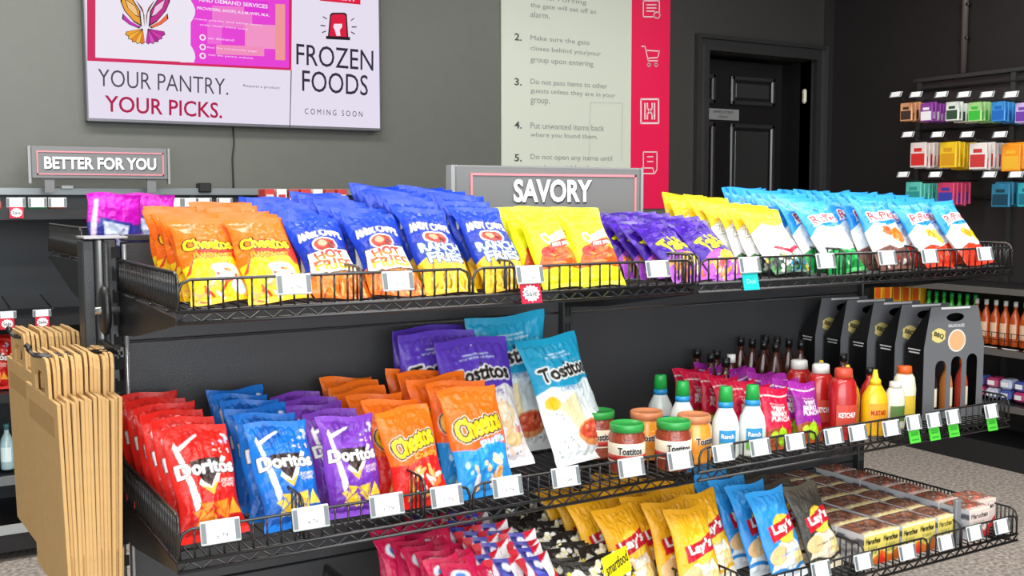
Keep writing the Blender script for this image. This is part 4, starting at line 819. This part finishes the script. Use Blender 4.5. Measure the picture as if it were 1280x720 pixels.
# ================================================================= bottom shelf
cols([
 ('lays_yellow', 1.265, -.57, ZB, 5, .075, 20, 'yellow potato chip bag', 'left yellow column, bottom shelf', 'yellow potato chip bags', dict(back_tilt=25, yaw=6)),
 ('lays_yellow', 1.40, -.475, ZB, 6, .075, 22, 'yellow potato chip bag', 'right yellow column, bottom shelf', 'yellow potato chip bags', dict(back_tilt=28, yaw=6)),
 ('lays_yellow', 1.155, -.46, ZB, 4, .085, 24, 'yellow potato chip bag', 'short column by the popcorn', 'yellow potato chip bags', dict(back_tilt=30, yaw=10, jit=2)),
 ('lays_blue', 1.565, -.565, ZB, 7, .072, 22, 'light blue potato chip bag', 'bottom shelf blue column', 'light blue potato chip bags', dict(back_tilt=18, yaw=9)),
 ('lays_black', 1.725, -.555, ZB, 6, .07, 28, 'black and tan barbecue chip bag', 'its column', 'black and tan chip bags', dict(back_tilt=50, yaw=8)),
 ('dots', .975, -.56, ZB, 9, .055, 40, 'black popcorn bag with white kernels', 'left popcorn column', 'black popcorn packs', dict(sc=1.0, yaw=8, back_tilt=26, jit=3)),
 ('dots', 1.08, -.53, ZB, 9, .055, 40, 'black popcorn bag with white kernels', 'right popcorn column', 'black popcorn packs', dict(sc=1.0, yaw=10, back_tilt=26, jit=3)),
 ('candy_stripe', .885, -.56, ZB, 10, .05, 34, 'red and purple striped candy pack', 'right striped column', 'striped candy packs', dict(name='candy_pack', cat='candy', yaw=6, jit=3)),
 ('candy_stripe', .80, -.54, ZB, 10, .05, 34, 'red and purple striped candy pack', 'left striped column', 'striped candy packs', dict(name='candy_pack', cat='candy', yaw=6, jit=3)),
 ('candy_orange', .735, -.55, ZB, 8, .05, 34, 'orange and pink candy pack', 'orange candy column', 'pink and orange candy packs', dict(name='candy_pack', cat='candy', yaw=12, jit=4)),
 ('candy_pink', .675, -.56, ZB, 8, .05, 30, 'pink candy pack with blue emblem', 'right pink column', 'pink and orange candy packs', dict(name='candy_pack', cat='candy', yaw=10, jit=4)),
 ('candy_pink', .615, -.55, ZB, 7, .05, 22, 'pink candy pack with blue emblem', 'left pink column', 'pink and orange candy packs', dict(name='candy_pack', cat='candy', yaw=4, jit=3)),
])
p = at(775, 706, -.58)
o = empty('popcorn_label', (p.x, -.58, p.z-.03), R(24), R(-15)); tag(o, 'yellow smart food label card standing before the black popcorn packs', 'label card'); MB().box(-.058, .058, 0, .002, 0, .06, .001).build('card', mat('label_yellow', 'f0e01c', .4), o); flat_text('smartfood', .1, .026, DARK, o, (0, -.001, .034), off=.01, rot=.1)
# noodle cartons
def carton_mesh(w_, d_, h_, kind):
    P = []; cl = []; fs = []
    def face(o, u, v, nu, nv, art):
        b = len(P); smp = art.sample(nu, nv)
        for j in range(nv+1):
            for i in range(nu+1): P.append(Vector(o)+Vector(u)*(i/nu)+Vector(v)*(j/nv)); cl.append(tuple(smp[j, i]))
        for j in range(nv):
            for i in range(nu): fs.append((b+j*(nu+1)+i, b+j*(nu+1)+i+1, b+(j+1)*(nu+1)+i+1, b+(j+1)*(nu+1)+i))
    f = Art(w_, h_, 'ecd86c' if kind == 'y' else 'f0dcd4', 160)
    n = 2 if w_ > .1 else 1
    f.poly([(0, 0), (0, .28), (.25, .18), (.5, .42), (.75, .2), (1, .4), (1, 0)], 'e0701c' if kind == 'y' else 'd02c30'); f.poly([(.35, 0), (.5, .34), (.65, 0)], 'e83418'); f.band(.95, 1, 'f6f0d8')
    for k in range(n):
        cx_ = (k+.5)/n; f.text('Maruchan', cx_, .76, .8/n, .17, '1e1c18', .0, .9); f.text('Instant', cx_, .55, .5/n, .11, '2a6a2c', 0, .6); f.text('Lunch', cx_, .38, .45/n, .1, '2a6a2c', 0, .6)
    face((-w_/2, -d_/2, 0), (w_, 0, 0), (0, 0, h_), 48, 26, f)
    s_ = Art(d_, h_, 'd0d0d4', 120); s_.band(.62, .8, '5a5c66', .05); s_.band(.3, .42, '8a8c94', .05, 2); s_.text('MARUCHAN', .5, .5, .6, .1, '3a3c48')
    face((-w_/2, d_/2, 0), (0, -d_, 0), (0, 0, h_), 22, 16, s_); face((w_/2, -d_/2, 0), (0, d_, 0), (0, 0, h_), 22, 16, s_)
    face((w_/2, d_/2, 0), (-w_, 0, 0), (0, 0, h_), 4, 4, s_)
    t = Art(w_, d_, '7a5648', 160); g = random.Random(3 if kind == 'y' else 5)
    t.blobs(26, .05, .95, .05, .95, .07, ['946454', '5c3c34', 'b8704a', 'a07464'], g.randint(0, 99)); t.sticks(9, .1, .9, .1, .9, .16, .008, ['e8dcd4', 'c89080', 'f0e8e0'], 4); t.band(0, .08, 'f0e0a0' if kind == 'y' else 'e8c8c0'); t.band(.92, 1, 'e0d8c8')
    if kind == 'r': t.blobs(10, .1, .9, .1, .9, .08, ['c8503c', 'e08068'], 8)
    b = len(P); nu, nv = 20, 14; sm = t.sample(nu, nv)
    for j in range(nv+1):
        for i in range(nu+1):
            q = (1-abs(2*i/nu-1)**4)*(1-abs(2*j/nv-1)**4); P.append(Vector((-w_/2+w_*i/nu, -d_/2+d_*j/nv, h_+.006*q+.003*q*math.sin(i*1.7+j)*math.cos(j*1.3)))); cl.append(tuple(sm[j, i]))
    k0 = len(fs)
    for j in range(nv):
        for i in range(nu): fs.append((b+j*(nu+1)+i, b+j*(nu+1)+i+1, b+(j+1)*(nu+1)+i+1, b+(j+1)*(nu+1)+i))
    side = art_mesh('carton_box', P[:b], cl[:b], [x for x in fs[:k0]], CARD, False)
    top = art_mesh('shrink_wrap_top', P[b:], cl[b:], [tuple(v-b for v in x) for x in fs[k0:]], WRAP, True)
    return side, top
WRAP = print_mat('printed_shrink_wrap', .2, .5, 70, .5)
CM = {('y', .145): carton_mesh(.143, .098, .088, 'y'), ('y', .075): carton_mesh(.073, .098, .088, 'y'), ('r', .1): carton_mesh(.098, .098, .088, 'r')}
def carton(k, X, Y, lab, dz=0, yaw=0):
    o = empty('noodle_carton', (X, Y, ZB+.004+dz), R(yaw)); link('carton_box', CM[k][0], o); link('wrap_top', CM[k][1], o); tag(o, lab, 'carton', 'noodle cartons on the bottom shelf')
for i in range(6):
    for j, (k, X, cn_) in enumerate(((('y', .145), 1.875, 'left yellow-edged row'), (('y', .145), 2.03, 'middle yellow-edged row'), (('y', .075), 2.145, 'narrow row left of the grey divider'))):
        carton(k, X+random.uniform(-.003, .003), -.545+.1*i+(0), 'shrink-wrapped noodle carton, %s in the %s' % ('front one' if i == 0 else 'rearmost' if i == 5 else ORD[i]+' from the front', cn_), .0, random.uniform(-2, 2)+2)
    carton(('r', .1), 2.295+random.uniform(-.003, .003), -.545+.1*i, 'red and white noodle carton, %s in the right end row' % ('front one' if i == 0 else 'rearmost' if i == 5 else ORD[i]+' from the front'), .0, random.uniform(-2, 2)+1)
carton(('r', .1), 2.39, -.50, 'red and white noodle carton at the far right end corner', 0, 1)
o = empty('shelf_divider', (2.205, -.58, ZB+.004)); tag(o, 'grey upright shelf divider between the noodle cartons', 'divider'); MB().box(-.012, .012, -.012, .0, -.01, .125, .002).build('post', mat('divider_grey', '8d9094', .35, .2), o); MB().box(-.002, .002, 0, .16, .0, .05).build('fin', TAGC, o)
# ================================================================= far side basket
for i in range(5):
    bag('chew_bag', .035+.015*i, .12+.06*i, 1.349, -8+3*i, 8+random.uniform(-5, 5), ('magenta and blue snack bag, %s behind the left end post' % ('front one' if i == 0 else ORD[i]+' one back')), 'magenta snack bags on the far side', sc=.85)
bag('chew_bag', .17, .34, 1.349, 0, -5, 'magenta and blue snack bag standing behind the orange bags', 'magenta snack bags on the far side', sc=.85)
# ================================================================= kraft paper bags
def kraft_bag(o):
    D2_, H2_ = .16, .40
    m = MB(); n = 8; t_ = .0035
    m.box(-t_, t_, -D2_, D2_, .0, H2_, .001); b = m.build('bag_body', KRAFT, o)
    MB().box(t_, t_+.003, -D2_+.002, D2_-.002, .0, .10, .001).build('bottom_fold', KRAFTD, b); MB().box(-t_-.0008, -t_, -D2_+.03, D2_-.03, H2_-.07, H2_-.03).build('handle_patch', KRAFTD, b)
    ys = [(-.085, H2_-.02), (-.086, H2_+.05), (-.08, H2_+.068), (-.07, H2_+.076), (.07, H2_+.076), (.08, H2_+.068), (.086, H2_+.05), (.085, H2_-.02)]
    inner = [(-.048, H2_-.02), (-.048, H2_+.03), (-.03, H2_+.045), (.03, H2_+.045), (.048, H2_+.03), (.048, H2_-.02)][::-1]
    mm = MB().prismx(ys+inner, -.0031, .0031); mm.build('handle', KRAFT, b)
def copy_tree(o, par):
    c = o.copy(); C.objects.link(c); c.parent = par
    for ch in o.children: copy_tree(ch, c)
pk = None; rk = random.Random(4)
for s_, (yc, zb_k, nb) in enumerate(((-.20, .695, 15), (.15, .705, 14))):
    for i in range(nb):
        zz = zb_k+rk.uniform(-.005, .005)
        o = empty('paper_bag', (-.158+.0069*i+rk.uniform(-.0006, .0006)+(-.004 if s_ else 0), yc+rk.uniform(-.006, .006), zz), R(3.4 - i*.15)); o.rotation_euler.y = R((i-6)*.22+rk.uniform(-.25, .25))
        if pk is None: kraft_bag(o); pk = o
        else:
            for ch in pk.children: copy_tree(ch, o)
        st = 'nearer' if s_ == 0 else 'farther'
        lab = 'brown kraft paper bag, outermost left of the %s hanging stack' % st if i == 0 else 'brown kraft paper bag, innermost against the post in the %s stack' % st if i == nb-1 else 'folded kraft paper bag, %s from left in the %s hanging stack' % (ORD[i], st)
        tag(o, lab, 'paper bag', 'kraft bags in the %s stack' % st)
for s_, y in enumerate((-.24, .10)):
    m = MB().tube([(-.02, y+.03, 1.168), (-.165, y+.03, 1.168), (-.185, y+.025, 1.172), (-.195, y+.02, 1.184)], .004, 8); m.tube([(-.02, y+.0, 1.168), (-.165, y, 1.168), (-.185, y-.0, 1.172), (-.195, y-.005, 1.184)], .004, 8); m.box(-.024, -.018, y-.01, y+.04, 1.158, 1.178)
    m.lathe([(0, -.007), (.007, 0), (0, .007)], 10, -.195, y-.005, 1.19); m.lathe([(0, -.007), (.007, 0), (0, .007)], 10, -.195, y+.02, 1.19)
    tag(m.build('bag_hook', WIRE), 'black twin-prong hook holding the %s stack of paper bags' % ('nearer' if s_ == 0 else 'farther'), 'hook')
    if s_ == 0: tag(MB().box(-.03, -.018, -.25, -.04, 1.16, 1.172, .002).build('hook_arm', BLACK), 'black arm carrying the nearer bag hook out from the post', 'arm')
# ================================================================= back shelving by the grey wall
YA, YK = 2.2, 2.7
u = empty('wall_shelving', (.9, YK, 0)); tag(u, 'low black shelving run along the grey back wall under the health sign', 'shelving')
ux = -.9; BXR = 2.9
MB().box(-1.6+ux, BXR+ux, -.0, .03, .1, 1.5).build('back_panel', mat('blue_grey_panel', '34383c', .45), u); MB().box(-1.6+ux, BXR+ux, -.04, .03, 1.50, 1.535, .003).build('top_rail', mat('rail_steel', '8f9698', .35, .5), u)
MB().box(-1.6+ux, BXR+ux, -.5, .03, .04, .14, .003).build('base_deck', BLACK, u); MB().box(-1.6+ux, BXR+ux, -.505, -.5, .115, .155).build('base_lip', mat('lip_pale', 'a4a8a8', .4), u)
for zz, dd in ((1.44, .5), (1.0, .48), (.70, .5), (.36, .5)):
    MB().box(-1.6+ux, BXR+ux, -dd, 0, zz-.02, zz-.008, .002).build('shelf_board', BLACK, u); MB().box(-1.6+ux, BXR+ux, -dd-.006, -dd, zz-.04, zz-.002).build('shelf_lip', mat('lip_grey', '6a6e70', .4) if zz < .5 else BLACK, u)
for x in (-.35, .87, 2.09): MB().box(x-.015+ux, x+.015+ux, -.03, .0, .0, 1.5).build('upright', POST, u)
for k, px in enumerate((-12, 20, 47, 72, 198, 218, 238, 255, 281, 330, 362, 395, 428)):
    p = at(px, 253, YA-.02); price_tag((p.x, YA-.02, p.z), .058, .04, 'white price tag on back wall shelf lip, %s' % (['at the left frame edge', 'above the red sale tag', 'third from the left', 'just left of the magenta bags', 'right of the magenta bags', 'left of the red packet', 'above the red packet', 'left of the black clip', 'below the black clip', 'left of the red and white boxes', 'below the first red box', 'below the white boxes', 'beside the blue bags'][k]), 'price tags on the back wall shelving', '', .0 if False else 0, 0, ('sale', 'small red sale tag on the back wall top shelf') if k == 1 else None)
for k, (px, col, nm_) in enumerate(((-8, 'a03020', 'red'), (46, '1c7a48', 'green'), (72, '7a3c20', 'brown'), (58, '2a8a50', 'green and white'))):
    if k == 3: continue
    p = at(px, 268, YA+.06); o = empty('snack_box', (p.x, YA+.08, 1.443), 0); tag(o, 'small %s snack box on the back wall top shelf' % nm_, 'box', 'boxes on the back wall shelving'); MB().box(-.03, .03, -.04, .04, 0, .03, .002).build('carton', mat('box_'+nm_, col, .5), o); MB().box(-.02, .02, -.0405, -.0395, .008, .02).build('print_panel', WHITE, o)
for k in range(7):
    x = at(335+k*15, 245, YA+.12).x; cc, n_ = (('c83c34', 'red'), ('e8e6e2', 'white'), ('b04a3c', 'rust'))[k % 3]
    o = empty('snack_box', (x, YA+.14, 1.443)); tag(o, '%s snack box on the back wall shelf, %s from the left' % (n_, ['first', 'second', 'third', 'fourth', 'fifth', 'sixth', 'seventh'][k]), 'box', 'boxes on the back wall shelving'); MB().box(-.024, .024, -.05, .05, 0, .085, .002).build('carton', mat('sbox_'+n_, cc, .5), o); MB().box(-.017, .017, -.0506, -.0496, .03, .06).build('print_panel', mat('sbox_print'+n_, 'd8d0cc' if n_ != 'white' else 'b83030', .5), o)
p = at(256, 236, YK-.05); o = MB().box(p.x-.03, p.x+.03, YK-.06, YK-.0, 1.515, 1.56, .004).build('rail_clip', BLACK); tag(o, 'black clip on the pale rail of the back wall shelving', 'clip')
p = at(84, 236, YK-.05); o = MB().box(p.x-.025, p.x+.025, YK-.06, YK-.03, 1.53, 1.545, .002).build('rail_clip', WHITE); tag(o, 'small white clip on the back wall rail below the health sign', 'clip')
for k, px in enumerate((8, 52)):
    p = at(px, 388, YA-.02); price_tag((p.x, YA-.03, 1.02), .058, .03, 'price tag on second back wall shelf, %s' % ('left one' if k == 0 else 'right one by the paper bags'), 'price tags on the back wall shelving', '', 0, 0, ('sale', 'red sale tag on the second back wall shelf, %s one' % ('left' if k == 0 else 'right')))
for k, (xa, xb, za) in enumerate(((2, 28, 362), (50, 84, 358), (-30, -4, 362))):
    a, b = at(xa, za, YK-.1), at(xb, za+18, YA+.02); tag(MB().tube([(a.x, YK-.1, 1.06), (a.x, YA+.02, 1.03)], .004, 6).build('peg_rod', WIRE), 'thin grey wire rod above the second back wall shelf, %s' % ['left of the end basket', 'nearest the end basket', 'at the left frame edge'][k], 'rod')
for k in range(6): 
    p = at(-6+k*7, 500, YA+.05+.04*(k % 3)); bag('doritos_red', -.12+.065*k, YA+.06+.05*(k % 3), .70+.0, 18, random.uniform(-12, 12), 'red chip bag on the back wall shelf, %s behind the paper bags' % ['leftmost', 'second from left', 'third from left', 'third from right', 'second from right', 'rightmost'][k], 'red chip bags on the back wall shelf')
GL = mat('clear_pack', 'a8c4c8', .15, coat=1)
for k in range(7):
    bottle(-.2+.062*k, YA+.07+.02*(k % 2), GL, mat('cap_teal', '3a6a70', .3), .19, .028, 'clear drink bottle with pale label on the low back wall shelf, %s' % ['first', 'second', 'third', 'fourth', 'fifth', 'sixth', 'seventh'][k]+' from the left', mat('label_frost', 'd8e8ea', .4), Z=.365, capstyle='neck', ey=1, group='clear bottles on the low back wall shelf', name='drink_bottle')
# ================================================================= right wall peg shelving
XF = 4.88
r_ = empty('peg_shelving', (XR-.1, 1.2, 0)); tag(r_, 'tall black peg shelving on the dark right wall', 'shelving')
MB().box(.0, .03, -1.6, .78, .1, 2.2).build('back_panel', mat('peg_panel', '2a2626', .5), r_); MB().box(-.03, .03, -1.6, .78, 2.2, 2.225, .003).build('top_rail', POST, r_)
MB().box(-.4, .03, -1.6, .66, 0, .13, .003).build('base_deck', BLACK, r_)
for y in (-.5, .1, .74): MB().box(-.025, .0, y-.015, y+.015, 0, 2.2).build('upright', POST, r_)
for zz, dd in ((1.0, .46), (.66, .42), (.36, .42)):
    MB().box(-dd, 0, -1.6, .66, zz-.02, zz-.006, .002).build('shelf_board', BLACK, r_); MB().box(-dd-.008, -dd, -1.6, .66, zz-.035, zz-.001).build('shelf_lip', mat('lip_steel', '6d6a66', .35, .4), r_)
for zz in (2.12, 1.87, 1.63, 1.45): MB().tube([(-.02, -1.6, zz+.03), (-.02, .74, zz+.03)], .008, 6).build('peg_bar', POST, r_)
rows = [(2.10, [1118, 1143, 1175, 1203, 1232, 1262], 118, [('e0a070', '3a2c28', 'orange and black'), ('8a3a9c', 'f0f0f4', 'purple and white'), ('e8eee8', '2a4a34', 'white and dark green'), ('a8d88c', '38b83c', 'pale and bright green'), ('3a90d8', '1c64b8', 'blue'), ('c8b4e4', '6a3ca0', 'lilac')], .11),
        (1.86, [1133, 1170, 1207, 1248], 168, [('e8dcd8', 'd82c28', 'white and red'), ('f0c81c', 'd89a14', 'yellow'), ('ece4e0', 'c83838', 'white with red writing'), ('f0941c', 'e8b030', 'orange')], .15),
        (1.63, [1127, 1167, 1235, 1268], 218, [('5cc8b8', '2a9a94', 'turquoise'), ('c83a64', '3440a8', 'pink and dark blue'), ('2a7a9c', '123c50', 'dark teal'), ('38b0c0', '1c6a80', 'light teal')], .13)]
rn = ['top', 'second', 'third']
for ri, (zz, pxs, py, cs, hh) in enumerate(rows):
    for k, px in enumerate(pxs):
        p = atx(px+3, py, XF-.02); price_tag((XF-.03, p.y, p.z), .075, .036, 'white price tag on the %s peg row, %s from the left' % (rn[ri], ORD[k].replace('front', 'first')), 'price tags on the peg shelving', '', -25, -90)
        ca, cb_, nm_ = cs[k]; p = atx(px+8, py+10, XF)
        tag(MB().tube([(XR-.11, p.y-.03, p.z+.012), (XF-.01, p.y-.03, p.z+.012), (XF-.02, p.y-.03, p.z+.022)], .003, 6).build('peg_hook', WIRE), 'long wire peg hook in the %s row holding %s packets' % (rn[ri], nm_), 'hook', 'peg hooks on the right wall')
        for j in range(7 if ri < 2 else 5):
            o = empty('hanging_packet', (XF+.012+.036*j, p.y-.035+.003*(j % 2), p.z-hh*random.uniform(.96, 1.06))); w_ = .042 if ri == 0 else .055
            MB().box(-.008, .008, -w_, w_, 0, hh*.98, .003).build('packet_body', mat('pk_'+ca, ca, .35), o)
            MB().box(-.0088, -.0078, -w_*.85, w_*.85, hh*.08, hh*(.45 if j % 2 else .55)).build('packet_panel', mat('pk_'+cb_, cb_, .35), o)
            MB().box(-.0094, -.0086, -w_*.5, w_*.5, hh*.62, hh*.76).build('packet_print', WHITE if j % 2 else mat('pk_'+cb_, cb_, .35), o)
            tag(o, '%s packet, %s peg row, %s on its hook' % (nm_, rn[ri], ORD[j].replace('front', 'foremost')+('' if j == 0 else ' back')), 'packet', 'packets on the peg shelving')
GC = mat('bottle_green', '3cc43c', .3, coat=.4); OB = mat('bottle_amber', 'c85418', .25, coat=.6)
for k in range(8):
    y = 1.80-.062*k
    if k < 5:
        o = empty('snack_box', (XF+.06, 1.99-.07*k, .662)); tag(o, 'yellow box behind the black carriers, %s from the left' % ORD[k].replace('front', 'first'), 'box', 'yellow boxes on the right wall shelf'); MB().box(-.03, .03, -.03, .03, 0, .31, .002).build('carton', MY, o); MB().box(-.031, -.03, -.02, .02, .2, .28).build('print_panel', CO, o)
for k in range(7): bottle(XF+.05, 1.63-.052*k, GC, CG, .27, .027, 'bright green bottle on the right wall shelf, %s from the left' % ORD[k].replace('front', 'first'), mat('label_lime', 'a8e088', .4), Z=.662, capstyle='neck', ey=1, group='green bottles on the right wall shelf', name='drink_bottle', yaw=-90)
for k in range(9): bottle(XF+.04, 1.30-.06*k, OB, CW_, .25, .028, 'amber bottle with pale cap on the right wall shelf, %s from the left' % ORD[k].replace('front', 'first'), mat('label_blush', 'f0c8a8', .4), Z=.662, capstyle='neck', ey=1, group='amber bottles on the right wall shelf', name='drink_bottle', yaw=-90)
m = MB(); 
for zz in (.035, .075): m.tube([(XF-.02, 1.8, .665+zz), (XF-.02, .2, .665+zz)], .0025, 4)
for k in range(40): m.tube([(XF-.02, 1.8-.04*k, .66), (XF-.02, 1.8-.04*k, .74)], .002, 4)
o = m.build('wire_fence', WIRE); tag(o, 'black wire fence before the amber bottles on the right wall shelf', 'fence')
for k in range(5): price_tag((XF-.03, 1.30-.13*k, .645), .09, .028, 'white price tag below the amber bottles, %s from the left' % ORD[k].replace('front', 'first'), 'price tags on the right wall shelf', '', 0, -90)
for k in range(10):
    cc, n_ = (('4a58a8', 'blue'), ('b83a6c', 'rose'), ('c8d0e8', 'pale blue'))[k % 3]; zz = .365 if k < 5 else .425
    o = empty('snack_pack', (XF+.05, 1.34-.085*(k % 5), zz), R(random.uniform(-5, 5))); tag(o, '%s snack pack, %s layer, low right wall shelf, %s from left' % (n_, 'lower' if k < 5 else 'upper', ORD[k % 5].replace('front', 'first')), 'snack pack', 'snack packs on the low right wall shelf')
    MB().box(-.05, .05, -.036, .036, 0, .055, .012).build('wrapper', mat('snackp_'+n_, cc, .25, coat=.6), o); MB().box(-.052, -.05, -.02, .02, .015, .04).build('print_panel', WHITE, o)
